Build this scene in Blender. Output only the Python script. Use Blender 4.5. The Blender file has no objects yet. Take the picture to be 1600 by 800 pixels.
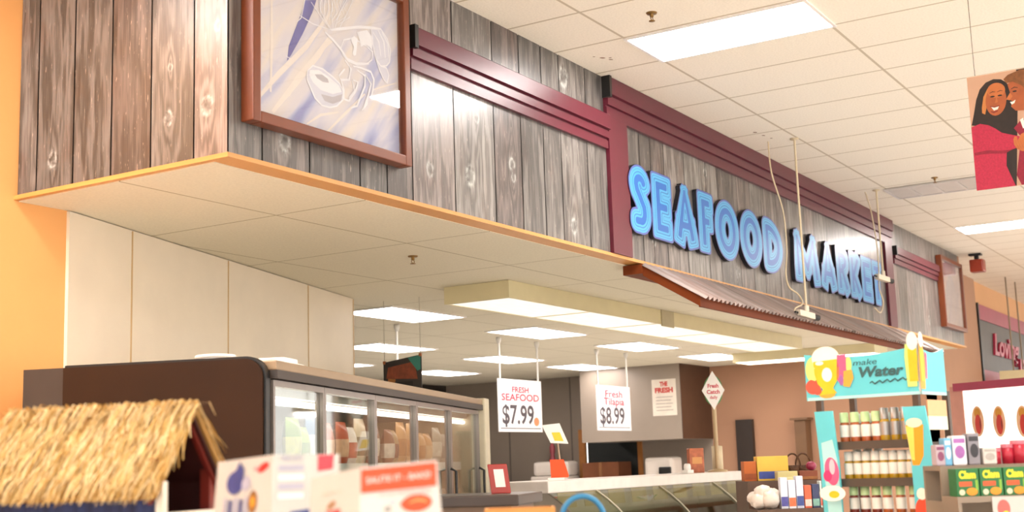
import bpy, bmesh, math, random
from mathutils import Vector, Matrix
random.seed(7)
scene = bpy.context.scene
col = scene.collection

# ------------------------------------------------------------------ camera
FPX = 2037.94
R_ = Vector((0.5236, -0.8513, -0.0327)); F_ = Vector((0.8436, 0.5129, 0.1593))
AZ, EL, RO = math.radians(58.70271), math.radians(9.16609), math.radians(-1.90046)
F_ = Vector((math.sin(AZ)*math.cos(EL), math.cos(AZ)*math.cos(EL), math.sin(EL)))
r0 = F_.cross(Vector((0, 0, 1))).normalized(); u0 = r0.cross(F_)
R_ = r0*math.cos(RO) + u0*math.sin(RO); U_ = -r0*math.sin(RO) + u0*math.cos(RO)
CAM = Vector((0, 0, 1.6))
cd = bpy.data.cameras.new('camera'); cam = bpy.data.objects.new('camera', cd); col.objects.link(cam)
cam.matrix_world = Matrix(((R_.x, U_.x, -F_.x, CAM.x), (R_.y, U_.y, -F_.y, CAM.y), (R_.z, U_.z, -F_.z, CAM.z), (0, 0, 0, 1)))
cd.sensor_width = 36; cd.lens = FPX/1600*36
cd.clip_start = .05; cd.clip_end = 200
cd.dof.use_dof = True; cd.dof.focus_distance = 8.0; cd.dof.aperture_fstop = 3.2
scene.camera = cam
# ------------------------------------------------------------------ world, exposure
w = bpy.data.worlds.new('world'); scene.world = w; w.use_nodes = True
w.node_tree.nodes['Background'].inputs[0].default_value = (1.0, .96, .91, 1)
w.node_tree.nodes['Background'].inputs[1].default_value = 1.0
vs = scene.view_settings
vs.view_transform = 'Standard'; vs.look = 'None'; vs.gamma = 1; vs.use_curve_mapping = False
vs.exposure = 1.45
LAMP_STORE = 13.0
LAMP_DELI = 4.4


def at(px, py, d):                       # the point seen at a pixel, d metres along the view axis
    return CAM + (R_*((px-800)/FPX) - U_*((py-400)/FPX) + F_)*d

# ------------------------------------------------------------------ materials
def lin(h):
    h = h.lstrip('#'); o = []
    for i in (0, 2, 4):
        c = int(h[i:i+2], 16)/255
        o.append(c/12.92 if c <= .04045 else ((c+.055)/1.055)**2.4)
    return (*o, 1)

MATS = {}
class NT:
    def __init__(s, name):
        s.m = bpy.data.materials.new(name); s.m.use_nodes = True
        s.t = s.m.node_tree; s.b = s.t.nodes['Principled BSDF']; s.out = s.t.nodes['Material Output']
    def n(s, typ, **kw):
        x = s.t.nodes.new(typ)
        for k, v in kw.items():
            if k.startswith('i_'): x.inputs[k[2:].replace('_', ' ')].default_value = v
            else: setattr(x, k, v)
        return x
    def l(s, a, b): s.t.links.new(a, b)
    def math(s, op, a, b=None, c=None):
        x = s.t.nodes.new('ShaderNodeMath'); x.operation = op
        for i, v in enumerate((a, b, c)):
            if v is None: continue
            if isinstance(v, (int, float)): x.inputs[i].default_value = v
            else: s.l(v, x.inputs[i])
        return x.outputs[0]
    def mix(s, f, a, b, mode='MIX'):
        x = s.t.nodes.new('ShaderNodeMix'); x.data_type = 'RGBA'; x.blend_type = mode
        for i, v in ((0, f), (6, a), (7, b)):
            if isinstance(v, (int, float, tuple)): x.inputs[i].default_value = v
            else: s.l(v, x.inputs[i])
        return x.outputs[2]
    def ramp(s, f, stops, interp='LINEAR'):
        x = s.t.nodes.new('ShaderNodeValToRGB'); x.color_ramp.interpolation = interp
        e = x.color_ramp.elements
        while len(e) < len(stops): e.new(.5)
        for el, (p, c) in zip(e, stops): el.position = p; el.color = c if isinstance(c, tuple) else (c, c, c, 1)
        s.l(f, x.inputs[0]); return x.outputs[0]

def mat(name, hexc, rough=.6, var=.08, scale=6., metal=0., spec=.5, bump=0., bscale=80., stretch=(1, 1, 1), trans=0.):
    if name in MATS: return MATS[name]
    t = NT(name); c = lin(hexc)
    tc = t.n('ShaderNodeTexCoord'); mp = t.n('ShaderNodeMapping'); mp.inputs['Scale'].default_value = stretch
    t.l(tc.outputs['Object'], mp.inputs[0])
    nz = t.n('ShaderNodeTexNoise'); nz.inputs['Scale'].default_value = scale; nz.inputs['Detail'].default_value = 4
    t.l(mp.outputs[0], nz.inputs[0])
    lo = tuple(x*(1-var) for x in c[:3])+(1,); hi = tuple(min(1, x*(1+var)) for x in c[:3])+(1,)
    t.l(t.ramp(nz.outputs[0], [(.3, lo), (.7, hi)]), t.b.inputs['Base Color'])
    t.b.inputs['Roughness'].default_value = rough; t.b.inputs['Metallic'].default_value = metal
    t.b.inputs['Specular IOR Level'].default_value = spec
    if trans: t.b.inputs['Transmission Weight'].default_value = trans
    if bump:
        n2 = t.n('ShaderNodeTexNoise'); n2.inputs['Scale'].default_value = bscale; t.l(mp.outputs[0], n2.inputs[0])
        bp = t.n('ShaderNodeBump'); bp.inputs['Strength'].default_value = bump; bp.inputs['Distance'].default_value = .01
        t.l(n2.outputs[0], bp.inputs['Height']); t.l(bp.outputs[0], t.b.inputs['Normal'])
    MATS[name] = t.m; return t.m

def emis(name, hexc, strength, prism=False):
    if name in MATS: return MATS[name]
    t = NT(name); c = lin(hexc)
    t.b.inputs['Base Color'].default_value = c; t.b.inputs['Roughness'].default_value = .5
    t.b.inputs['Emission Strength'].default_value = strength
    if prism:
        t.b.inputs['Base Color'].default_value = (.25, .24, .22, 1)
        tc = t.n('ShaderNodeTexCoord'); ch = t.n('ShaderNodeTexNoise'); ch.inputs['Scale'].default_value = 9
        mp = t.n('ShaderNodeMapping'); mp.inputs['Scale'].default_value = (.6, 5, 1)
        t.l(tc.outputs['Object'], mp.inputs[0]); t.l(mp.outputs[0], ch.inputs[0])
        t.l(t.ramp(ch.outputs[0], [(.35, tuple(x*.80 for x in c[:3])+(1,)), (.6, c)]), t.b.inputs['Emission Color'])
    else:
        t.b.inputs['Emission Color'].default_value = c
    MATS[name] = t.m; return t.m

def glass(name, tint='#ffffff', f0=.06, rough=.03):
    if name in MATS: return MATS[name]
    t = NT(name); t.t.nodes.remove(t.b)
    tr = t.n('ShaderNodeBsdfTransparent'); tr.inputs[0].default_value = lin(tint)
    gl = t.n('ShaderNodeBsdfGlossy'); gl.inputs['Roughness'].default_value = rough
    lw = t.n('ShaderNodeLayerWeight'); lw.inputs[0].default_value = .5
    fc = t.math('MULTIPLY_ADD', t.math('POWER', lw.outputs['Facing'], 4.), .9, f0)
    mx = t.n('ShaderNodeMixShader'); t.l(fc, mx.inputs[0]); t.l(tr.outputs[0], mx.inputs[1]); t.l(gl.outputs[0], mx.inputs[2])
    t.l(mx.outputs[0], t.out.inputs[0]); MATS[name] = t.m; return t.m

def ceiling_mat(name, hexc, hexline, px, x0, py, y0, lw):
    t = NT(name); g = t.n('ShaderNodeNewGeometry'); sp = t.n('ShaderNodeSeparateXYZ'); t.l(g.outputs['Position'], sp.inputs[0])
    def line(o, p, o0):
        f = t.math('FRACT', t.math('DIVIDE', t.math('SUBTRACT', o, o0-100*p), p))
        d = t.math('MULTIPLY', t.math('MINIMUM', f, t.math('SUBTRACT', 1., f)), p)
        return t.math('LESS_THAN', d, lw)
    ln = t.math('MAXIMUM', line(sp.outputs[0], px, x0), line(sp.outputs[1], py, y0))
    nz = t.n('ShaderNodeTexNoise'); nz.inputs['Scale'].default_value = 70; nz.inputs['Detail'].default_value = 5
    t.l(g.outputs['Position'], nz.inputs[0])
    c = lin(hexc); base = t.ramp(nz.outputs[0], [(.35, tuple(x*.93 for x in c[:3])+(1,)), (.6, c)])
    t.l(t.mix(ln, base, lin(hexline)), t.b.inputs['Base Color'])
    t.b.inputs['Roughness'].default_value = .9; t.b.inputs['Specular IOR Level'].default_value = .15
    bp = t.n('ShaderNodeBump'); bp.inputs['Strength'].default_value = .25; bp.inputs['Distance'].default_value = .004
    t.l(t.math('SUBTRACT', nz.outputs[0], ln), bp.inputs['Height']); t.l(bp.outputs[0], t.b.inputs['Normal'])
    return t.m

def cladding_mat():
    t = NT('weathered_barn_boards')
    g = t.n('ShaderNodeNewGeometry'); sp = t.n('ShaderNodeSeparateXYZ'); t.l(g.outputs['Position'], sp.inputs[0])
    at_ = t.n('ShaderNodeAttribute'); at_.attribute_name = 'board'
    rs = t.n('ShaderNodeSeparateColor'); t.l(at_.outputs['Color'], rs.inputs[0])
    u = t.math('SUBTRACT', sp.outputs[0], sp.outputs[1]); v = sp.outputs[2]
    # knots (u, v, radius) along the faces
    K = [(4.386-5.426, 3.242, .030), (4.386-4.591, 3.322, .026), (4.386-4.332, 3.34, .034), (4.386-4.581, 3.577, .014), (4.386-4.268, 3.723, .018),
         (4.784-4.2, 3.219, .036), (6.456-4.2, 3.34, .042), (6.032-4.2, 3.304, .030), (6.946-4.2, 3.50, .030), (6.96-4.2, 3.42, .022), (7.74-4.2, 3.214, .036),
         (6.546-4.2, 3.718, .022), (10.716-4.2, 3.221, .036), (9.018-4.2, 3.283, .03), (7.671-4.2, 4.256, .05), (9.151-4.2, 3.75, .02), (17.366-4.2, 3.315, .04), (10.1-4.2, 4.0, .03)]
    warp = ring = core = None
    for (ku, kv, r) in K:
        du = t.math('DIVIDE', t.math('SUBTRACT', u, ku), r); dv = t.math('DIVIDE', t.math('SUBTRACT', v, kv), r*1.35)
        d2 = t.math('ADD', t.math('MULTIPLY', du, du), t.math('MULTIPLY', dv, dv))
        wv = t.math('DIVIDE', 3.0, t.math('ADD', 1.6, t.math('ADD', t.math('MULTIPLY', du, du), t.math('MULTIPLY', t.math('MULTIPLY', dv, dv), .12))))
        q = t.math('SUBTRACT', d2, .95); rg = t.math('DIVIDE', 1., t.math('ADD', 1., t.math('MULTIPLY', t.math('MULTIPLY', q, q), 3.5)))
        co = t.math('DIVIDE', 1., t.math('ADD', 1., t.math('MULTIPLY', t.math('MULTIPLY', d2, d2), 2.5)))
        warp = wv if warp is None else t.math('ADD', warp, wv)
        ring = rg if ring is None else t.math('MAXIMUM', ring, rg)
        core = co if core is None else t.math('MAXIMUM', core, co)
    cb = t.n('ShaderNodeCombineXYZ')
    uo = t.math('ADD', u, t.math('MULTIPLY', rs.outputs[0], 31.7))
    t.l(uo, cb.inputs[0]); t.l(v, cb.inputs[2]); t.l(t.math('MULTIPLY', rs.outputs[1], 17.), cb.inputs[1])
    def noise(su, sv, det, rough=.6):
        mp = t.n('ShaderNodeMapping'); mp.inputs['Scale'].default_value = (su, 1, sv); t.l(cb.outputs[0], mp.inputs[0])
        nz = t.n('ShaderNodeTexNoise'); nz.inputs['Scale'].default_value = 1; nz.inputs['Detail'].default_value = det; nz.inputs['Roughness'].default_value = rough
        t.l(mp.outputs[0], nz.inputs[0]); return nz.outputs[0]
    broad = noise(9, .9, 4); fine = noise(170, 2.2, 5, .65); fleck = noise(130, 14, 3); fleckb = noise(28, 22, 3)
    ph = t.math('ADD', t.math('MULTIPLY', broad, 34.), t.math('MULTIPLY', warp, 7.))
    grain = t.math('MULTIPLY_ADD', t.math('SINE', ph), .5, .5)
    val = t.math('ADD', t.math('MULTIPLY', grain, .22), t.math('ADD', t.math('MULTIPLY', fine, .46), t.math('MULTIPLY', broad, .50)))
    val = t.math('ADD', val, t.math('MULTIPLY_ADD', rs.outputs[2], .22, -.15))
    c = t.ramp(val, [(.28, lin('#3a3533')), (.46, lin('#5a5552')), (.62, lin('#78716d')), (.88, lin('#aba5a0'))])
    warm = t.mix(.34, c, lin('#86605a'), 'OVERLAY')
    cool = t.mix(.30, c, lin('#6f7876'), 'OVERLAY')
    c2 = t.mix(t.ramp(rs.outputs[1], [(.35, 0.), (.65, 1.)]), cool, warm)
    patch = noise(5, 2.2, 2)
    c2 = t.mix(t.math('MULTIPLY', t.ramp(patch, [(.56, 0.), (.7, 1.)]), .38), c2, lin('#8f5a41'), 'SOFT_LIGHT')
    c2 = t.mix(t.math('MULTIPLY', t.ramp(fleck, [(.66, 0.), (.72, 1.)]), .55), c2, lin('#d8c4b4'))
    c2 = t.mix(t.math('MULTIPLY', core, .55), c2, lin('#3d3834'))
    c2 = t.mix(t.math('MULTIPLY', ring, t.math('MULTIPLY', t.ramp(fleckb, [(.38, 0.), (.62, 1.)]), .58)), c2, lin('#d9dbd6'))
    dark = t.math('LESS_THAN', at_.outputs['Alpha'], .5)
    c2 = t.mix(dark, c2, lin('#1d1917'))
    t.l(c2, t.b.inputs['Base Color'])
    t.l(t.math('MULTIPLY_ADD', fine, .14, .24), t.b.inputs['Roughness'])
    t.b.inputs['Specular IOR Level'].default_value = .8
    bp = t.n('ShaderNodeBump'); bp.inputs['Strength'].default_value = .12; bp.inputs['Distance'].default_value = .003
    t.l(val, bp.inputs['Height']); t.l(bp.outputs[0], t.b.inputs['Normal'])
    return t.m

def stripes_mat():
    t = NT('blue_neon_stripe_face'); a = t.n('ShaderNodeAttribute'); a.attribute_name = 'depth'
    c = t.ramp(a.outputs['Fac'], [(0, lin('#1c62b4')), (.27, lin('#429fd0')), (.42, lin('#2c70b2')), (.51, lin('#46a2d2')), (.66, lin('#3580bc')), (.72, lin('#48a0d0')), (.85, lin('#4f5ca4'))], 'CONSTANT')
    t.l(c, t.b.inputs['Base Color']); t.b.inputs['Roughness'].default_value = .32
    return t.m

# ------------------------------------------------------------------ mesh builder
class Fr:                                  # local frame
    def __init__(s, o, U=(1, 0, 0), V=(0, 1, 0), N=(0, 0, 1)):
        s.o = Vector(o); s.U = Vector(U).normalized(); s.V = Vector(V).normalized(); s.N = Vector(N).normalized()
    def p(s, a, b, c=0.): return s.o + s.U*a + s.V*b + s.N*c
    def at(s, a, b, c=0.): return Fr(s.p(a, b, c), s.U, s.V, s.N)
W = Fr((0, 0, 0))

class MB:
    def __init__(s): s.v = []; s.f = []; s.m = []; s.s = []; s.mats = []; s.attr = {}
    def mi(s, m):
        if m not in s.mats: s.mats.append(m)
        return s.mats.index(m)
    def add(s, vs, fs, m, smooth=False):
        b = len(s.v); s.v += [Vector(x) for x in vs]; k = s.mi(m)
        for f in fs: s.f.append([b+i for i in f]); s.m.append(k); s.s.append(smooth)
        return s
    def box(s, fr, a, b, c, m, bev=0.):
        (a0, a1), (b0, b1), (c0, c1) = a, b, c
        if bev <= 0:
            vs = [fr.p(x, y, z) for z in (c0, c1) for y in (b0, b1) for x in (a0, a1)]
            return s.add(vs, [(0, 2, 3, 1), (4, 5, 7, 6), (0, 1, 5, 4), (2, 6, 7, 3), (0, 4, 6, 2), (1, 3, 7, 5)], m)
        bm = bmesh.new(); bmesh.ops.create_cube(bm, size=1)
        for q in bm.verts:
            q.co = Vector(((a0+a1)/2+q.co.x*(a1-a0), (b0+b1)/2+q.co.y*(b1-b0), (c0+c1)/2+q.co.z*(c1-c0)))
        bmesh.ops.bevel(bm, geom=bm.edges[:], offset=bev, segments=2, profile=.6, affect='EDGES')
        bm.verts.ensure_lookup_table()
        s.add([fr.p(*q.co) for q in bm.verts], [[q.index for q in f.verts] for f in bm.faces], m); bm.free(); return s
    def quad(s, p, m): return s.add(p, [tuple(range(len(p)))], m)
    def prism(s, fr, poly, c0, c1, m, m2=None):         # polygon in the frame's plane, extruded along N
        n = len(poly)
        ar = sum(poly[i][0]*poly[(i+1) % n][1]-poly[(i+1) % n][0]*poly[i][1] for i in range(n))
        if ar < 0: poly = poly[::-1]
        vs = [fr.p(x, y, c0) for x, y in poly]+[fr.p(x, y, c1) for x, y in poly]
        s.add(vs, [tuple(range(n-1, -1, -1)), tuple(range(n, 2*n))], m)
        return s.add(vs, [(i, (i+1) % n, n+(i+1) % n, n+i) for i in range(n)], m2 or m)
    def poly(s, fr, pts, c, m):
        n = len(pts); ar = sum(pts[i][0]*pts[(i+1) % n][1]-pts[(i+1) % n][0]*pts[i][1] for i in range(n))
        if ar < 0: pts = pts[::-1]
        return s.add([fr.p(x, y, c) for x, y in pts], [tuple(range(n))], m)
    def ell(s, fr, cx, cy, rx, ry, c, m, rot=0., n=24):
        cr, sr = math.cos(rot), math.sin(rot); P = []
        for i in range(n):
            a = 2*math.pi*i/n; x, y = rx*math.cos(a), ry*math.sin(a); P.append((cx+x*cr-y*sr, cy+x*sr+y*cr))
        return s.poly(fr, P, c, m)
    def stroke(s, fr, pts, wd, c, m):
        L, Rr = [], []
        for i, p in enumerate(pts):
            a = pts[max(0, i-1)]; b = pts[min(len(pts)-1, i+1)]
            d = Vector((b[0]-a[0], b[1]-a[1])).normalized(); n = Vector((-d.y, d.x))
            k = wd/2*(1 if 0 < i < len(pts)-1 else .6)
            L.append((p[0]+n.x*k, p[1]+n.y*k)); Rr.append((p[0]-n.x*k, p[1]-n.y*k))
        n = len(pts); vs = [fr.p(x, y, c) for x, y in L]+[fr.p(x, y, c) for x, y in Rr]
        return s.add(vs, [(n+i, n+i+1, i+1, i) for i in range(n-1)], m)
    def tube(s, pts, r, m, n=8, cap=True):
        pts = [Vector(p) for p in pts]; k = len(pts); rs = r if isinstance(r, (list, tuple)) else [r]*k
        d = (pts[1]-pts[0]).normalized(); a = d.orthogonal().normalized(); vs = []
        for i, p in enumerate(pts):
            d = (pts[min(k-1, i+1)]-pts[max(0, i-1)]).normalized(); a = (a-d*a.dot(d)).normalized(); b = d.cross(a)
            for j in range(n):
                t = 2*math.pi*j/n; vs.append(p+(a*math.cos(t)+b*math.sin(t))*rs[i])
        fs = [(i*n+j, i*n+(j+1) % n, (i+1)*n+(j+1) % n, (i+1)*n+j) for i in range(k-1) for j in range(n)]
        s.add(vs, fs, m, True)
        if cap: s.add(vs, [tuple(range(n-1, -1, -1)), tuple(range((k-1)*n, k*n))], m)
        return s
    def lathe(s, o, prof, m, n=16, axis=(0, 0, 1)):
        N = Vector(axis).normalized(); a = N.orthogonal().normalized(); b = N.cross(a); o = Vector(o); vs = []
        for r, h in prof:
            for j in range(n):
                t = 2*math.pi*j/n; vs.append(o+N*h+(a*math.cos(t)+b*math.sin(t))*max(r, 1e-5))
        k = len(prof)
        return s.add(vs, [(i*n+j, i*n+(j+1) % n, (i+1)*n+(j+1) % n, (i+1)*n+j) for i in range(k-1) for j in range(n)], m, True)
    def blob(s, o, rx, ry, rz, m, n=12, jit=0.):
        P = []
        for i in range(n//2+1):
            a = math.pi*i/(n//2)
            P.append([Vector((math.sin(a)*math.cos(2*math.pi*j/n)*rx, math.sin(a)*math.sin(2*math.pi*j/n)*ry, -math.cos(a)*rz))*(1+random.uniform(-jit, jit)) for j in range(n)])
        vs = [Vector(o)+q for row in P for q in row]
        return s.add(vs, [(i*n+j, i*n+(j+1) % n, (i+1)*n+(j+1) % n, (i+1)*n+j) for i in range(n//2) for j in range(n)], m, True)
    def text(s, fr, txt, size, c, m, width=None, align='CENTER', shear=0., bold=0., y=0., x=0., ext=0.):
        cu = bpy.data.curves.new('txt', 'FONT'); cu.body = txt; cu.size = size; cu.align_x = align; cu.align_y = 'CENTER'
        cu.shear = shear; cu.offset = bold; cu.extrude = ext; cu.resolution_u = 3
        o = bpy.data.objects.new('txt', cu); col.objects.link(o); bpy.context.view_layer.update()
        me = bpy.data.meshes.new_from_object(o.evaluated_get(bpy.context.evaluated_depsgraph_get()))
        vs = [q.co.copy() for q in me.vertices]; fs = [tuple(p.vertices) for p in me.polygons]
        bpy.data.objects.remove(o); bpy.data.curves.remove(cu); bpy.data.meshes.remove(me)
        if not vs: return s
        k = 1.
        if width:
            x0 = min(q.x for q in vs); x1 = max(q.x for q in vs); k = width/(x1-x0)
        return s.add([fr.p(x+q.x*k, y+q.y, c+q.z) for q in vs], fs, m)
    def mesh(s, name, base):
        me = bpy.data.meshes.new(name); me.from_pydata([tuple(q-base) for q in s.v], [], s.f)
        for m in s.mats: me.materials.append(m)
        me.polygons.foreach_set('material_index', s.m); me.polygons.foreach_set('use_smooth', s.s)
        me.update(); return me

BASE = {}
def tag(o, label=None, cat=None, group=None, kind=None):
    if label: o['label'] = label
    if cat: o['category'] = cat
    if group: o['group'] = group
    if kind: o['kind'] = kind
    return o
def thing(name, label, cat, base, group=None):
    o = bpy.data.objects.new(name, None); col.objects.link(o); o.location = base; o.empty_display_size = .05
    BASE[o.name] = Vector(base); return tag(o, label, cat, group)
def part(name, mb, par, label=None):
    b = BASE[par.name]; o = bpy.data.objects.new(name, mb.mesh(name, b)); col.objects.link(o); o.parent = par
    BASE[o.name] = b
    if label: o['label'] = label
    return o
def single(name, mb, label, cat, group=None, base=None):
    if base is None:
        xs = [q.x for q in mb.v]; ys = [q.y for q in mb.v]; zs = [q.z for q in mb.v]
        base = Vector(((min(xs)+max(xs))/2, (min(ys)+max(ys))/2, min(zs)))
    o = bpy.data.objects.new(name, mb.mesh(name, base)); col.objects.link(o); o.location = base; BASE[o.name] = Vector(base)
    return tag(o, label, cat, group)
def struct(name, mb):
    o = bpy.data.objects.new(name, mb.mesh(name, Vector((0, 0, 0)))); col.objects.link(o); BASE[o.name] = Vector((0, 0, 0))
    o['kind'] = 'structure'; return o
def dup(root, loc, rotz=None, label=None, group=None):
    r = root.copy(); col.objects.link(r); r.location = loc; BASE[r.name] = Vector(loc)
    if rotz is not None: r.rotation_euler = (0, 0, rotz)
    if label: r['label'] = label
    if group: r['group'] = group
    for ch in list(root.children):
        c = ch.copy(); col.objects.link(c); c.parent = r
        for g in list(ch.children):
            d = g.copy(); col.objects.link(d); d.parent = c
    return r
def B(a, b, c, m, bev=0.): return MB().box(W, a, b, c, m, bev)

M_WHITE = mat('white_card', '#f4f0ea', .5, .02); M_BLACK = mat('black_plastic', '#161514', .4, .1)
M_ORANGEWALL = mat('orange_wall_paint', '#e2a462', .75, .03, 2, bump=.05, bscale=200)
M_TAN = mat('tan_wall_paint', '#b0866a', .8, .03, 2, bump=.05, bscale=200)
M_FARTAN = mat('peach_wall_paint', '#dca878', .8, .03, 2)
M_PANEL = mat('cream_wall_panel', '#e4d6c0', .45, .04, 3, bump=.08, bscale=120)
M_GREY = mat('grey_wall_panel', '#95887b', .4, .05, 2)
M_MAROON = mat('maroon_lacquered_wood', '#581426', .35, .05, 20, stretch=(1, 1, 1), bump=.05, bscale=300)
M_TRIM = mat('honey_oak_trim', '#cb9150', .4, .06, 8, stretch=(.3, .3, 6))
M_CREAMMET = mat('cream_metal', '#d9cda4', .45, .03)
M_BROWN = mat('brown_laminate', '#301a09', .5, .12, 3, spec=.2)
M_STEEL = mat('brushed_steel', '#b9b4ad', .3, .06, 20, metal=.9, stretch=(1, 1, 12))
M_LAMP = emis('lamp_diffuser_store', '#fff8f4', LAMP_STORE); M_LAMPD = emis('lamp_diffuser_deli', '#fff6f2', LAMP_DELI)
M_LENS = emis('prismatic_lamp_lens', '#fff0dc', .44, True)
M_FRAMEW = mat('white_metal_frame', '#efeae6', .4, .02)

# ================================================================== THE SETTING
struct('floor', B((-8, 40), (-12, 14), (-.1, 0), mat('cream_floor_tile', '#eeebe6', .35, .04, 3)))
cm = ceiling_mat('store_ceiling_tile', '#f4ecdd', '#c8bba5', .61, 7.56, 1.22, 3.67, .010)
struct('ceiling', B((-8, 40), (-12, 14), (4.4, 4.5), cm))
cm2 = ceiling_mat('deli_ceiling_tile', '#e0d8c2', '#ab9f82', 1.26, 5.55, 1.11, 4.94, .006)
struct('ceiling_deli', B((4.40, 19.3), (4.30, 13.2), (3.06, 3.14), cm2))
struct('wall_left', B((-7, 4.715), (5.70, 5.82), (0, 4.4), M_ORANGEWALL))
# angled partition of cream panels with joint strips
pa, pb = Vector((4.66, 5.665, 0)), Vector((8.715, 6.895, 0)); pu = (pb-pa).normalized(); pn = Vector((pu.y, -pu.x, 0)); PL = (pb-pa).length
pf = Fr(pa, pu, (0, 0, 1), pn)
struct('wall_partition', MB().box(pf, (.058, PL), (0, 3.055), (-.08, 0), M_PANEL))
M_STRIP = mat('tan_joint_strip', '#c9a878', .4, .03)
for i, q in enumerate((.70, 1.93, 3.28, PL-.006)):
    struct('trim_%d' % (20+i), MB().box(pf, (q-.006, q+.006), (0, 3.05), (.0, .004), M_STRIP))
struct('wall_back', B((4.6, 19.45), (13.2, 13.35), (0, 4.4), mat('dark_grey_wall', '#2f2722', .6, .05)))
struct('wall_left_rear', B((4.56, 4.66), (5.84, 13.2), (0, 3.06), M_GREY))
m = MB()
m.box(W, (19.3, 19.45), (8.15, 9.42), (0, 4.4), M_GREY).box(W, (19.3, 19.45), (10.5, 13.2), (0, 4.4), M_GREY).box(W, (19.3, 19.45), (9.42, 10.5), (2.12, 4.4), M_GREY)
for y in (10.68, 11.9): m.box(W, (19.292, 19.3), (y-.012, y+.012), (0, 3.06), mat('grey_joint_strip', '#6e635c', .4))
struct('wall_right_rear', m)
struct('wall_right', B((19.3, 19.45), (4.65, 8.15), (0, 4.4), M_TAN))
struct('wall_far', B((19.3, 42), (4.65, 4.80), (0, 4.4), M_FARTAN))
struct('wall_corner', B((19.3, 22.2), (4.60, 4.65), (0, 4.4), M_TAN))
# hanging bulkhead over the back counter
m = MB().box(W, (18.15, 19.3), (8.15, 9.86), (1.93, 3.06), M_GREY)
m.box(W, (18.16, 19.3), (8.14, 8.15), (1.93, 3.06), mat('dark_brown_side', '#4c3222', .5, .1))  # this side is darker and browner than the other faces
struct('wall_bulkhead', m)
# doorway in the rear wall
m = MB(); mo = mat('orange_wood_casing', '#b5763c', .5, .08, 10)
m.box(W, (19.27, 19.33), (10.42, 10.54), (0, 2.17), mo).box(W, (19.27, 19.33), (9.40, 10.42), (2.09, 2.17), mo).box(W, (19.27, 19.33), (9.38, 9.46), (0, 2.09), mo)
d1 = struct('door_1', m)
part('doorway_dark', B((19.36, 19.40), (9.46, 10.42), (0, 2.09), mat('dark_green_black', '#232827', .5)), d1)  # dark sheet standing in for the dark interior beyond the opening

# fascia: boards front and side
CLAD = cladding_mat()
def cladding(name, seams, to3d, z0, z1, nrm):
    mb = MB(); colr = []
    def q(a, b, dep, rc):
        p = [to3d(a, z0, dep), to3d(b, z0, dep), to3d(b, z1, dep), to3d(a, z1, dep)]
        mb.quad(p, CLAD); colr.append(rc)
    g = .005
    for i in range(len(seams)-1):
        a, b = seams[i], seams[i+1]
        rc = (random.random(), random.random(), random.random(), 1.)
        q(a+g, b-g, 0, rc)
        if i: q(a-g, a+g, .006, (0, 0, 0, 0.))
    p0, p1 = seams[0]+.03*(nrm[0] == 0), seams[-1]-.03*(nrm[0] != 0)                        # solid body behind the boards
    vs = [to3d(x, z, d) for d in (.008, .11) for z in (z0, z1) for x in (p0, p1)]
    mb.add(vs, [(0, 1, 3, 2), (4, 6, 7, 5), (0, 4, 5, 1), (2, 3, 7, 6), (0, 2, 6, 4), (1, 5, 7, 3)], CLAD)
    colr += [(0, 0, 0, 0.)]*6
    o = struct(name, mb); ca = o.data.color_attributes.new('board', 'FLOAT_COLOR', 'CORNER')
    for pl in o.data.polygons:
        for li in pl.loop_indices: ca.data[li].color = colr[pl.index]
    return o
XC, YC = 4.386, 4.2
fs = [XC, 4.62, 4.97, 5.38, 5.62, 5.86, 6.29, 6.74, 7.07, 7.36, 7.6, 7.98, 8.42, 8.83, 9.02, 9.27, 9.66, 10.1, 10.36, 10.8, 11.12, 11.4, 11.8, 12.1, 12.6, 12.9, 13.3, 13.7, 14.1, 14.35, 14.8, 15.2, 15.6, 16.0, 16.35, 16.7, 17.1, 17.4, 17.8, 18.2, 18.6, 19.0, 19.3]
cladding('wall_fascia_front', fs, lambda a, z, d: Vector((a, YC+d, z)), 3.085, 4.4, (0, -1, 0))
ss = [-5.70, -5.55, -5.27, -4.99, -4.71, -4.42, -YC]
cladding('wall_fascia_side', ss, lambda a, z, d: Vector((XC+d, -a, z)), 3.085, 4.4, (-1, 0, 0))

struct('wall_fascia_end', B((19.3, 19.42), (4.205, 4.60), (3.09, 4.4), M_TAN))
# oak ledge under the boards: mitred front and left runs
m = MB()
prof = [(-.02, 3.066), (.145, 3.062), (.145, 3.086), (-.02, 3.088)]          # (offset inward, z)
ring = []
for pt in ((19.32, YC, (0, 1)), (XC, YC, (1, 1)), (XC, 5.70, (1, 0))):
    ring.append([Vector((pt[0]+o*pt[2][0], pt[1]+o*pt[2][1], z)) for o, z in prof])
for a, b in zip(ring, ring[1:]):
    for i in range(4): m.quad([a[i], a[(i+1) % 4], b[(i+1) % 4], b[i]], M_TRIM)
m.quad(ring[0], M_TRIM); m.quad(ring[2][::-1], M_TRIM)
struct('trim_1', m)

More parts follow.
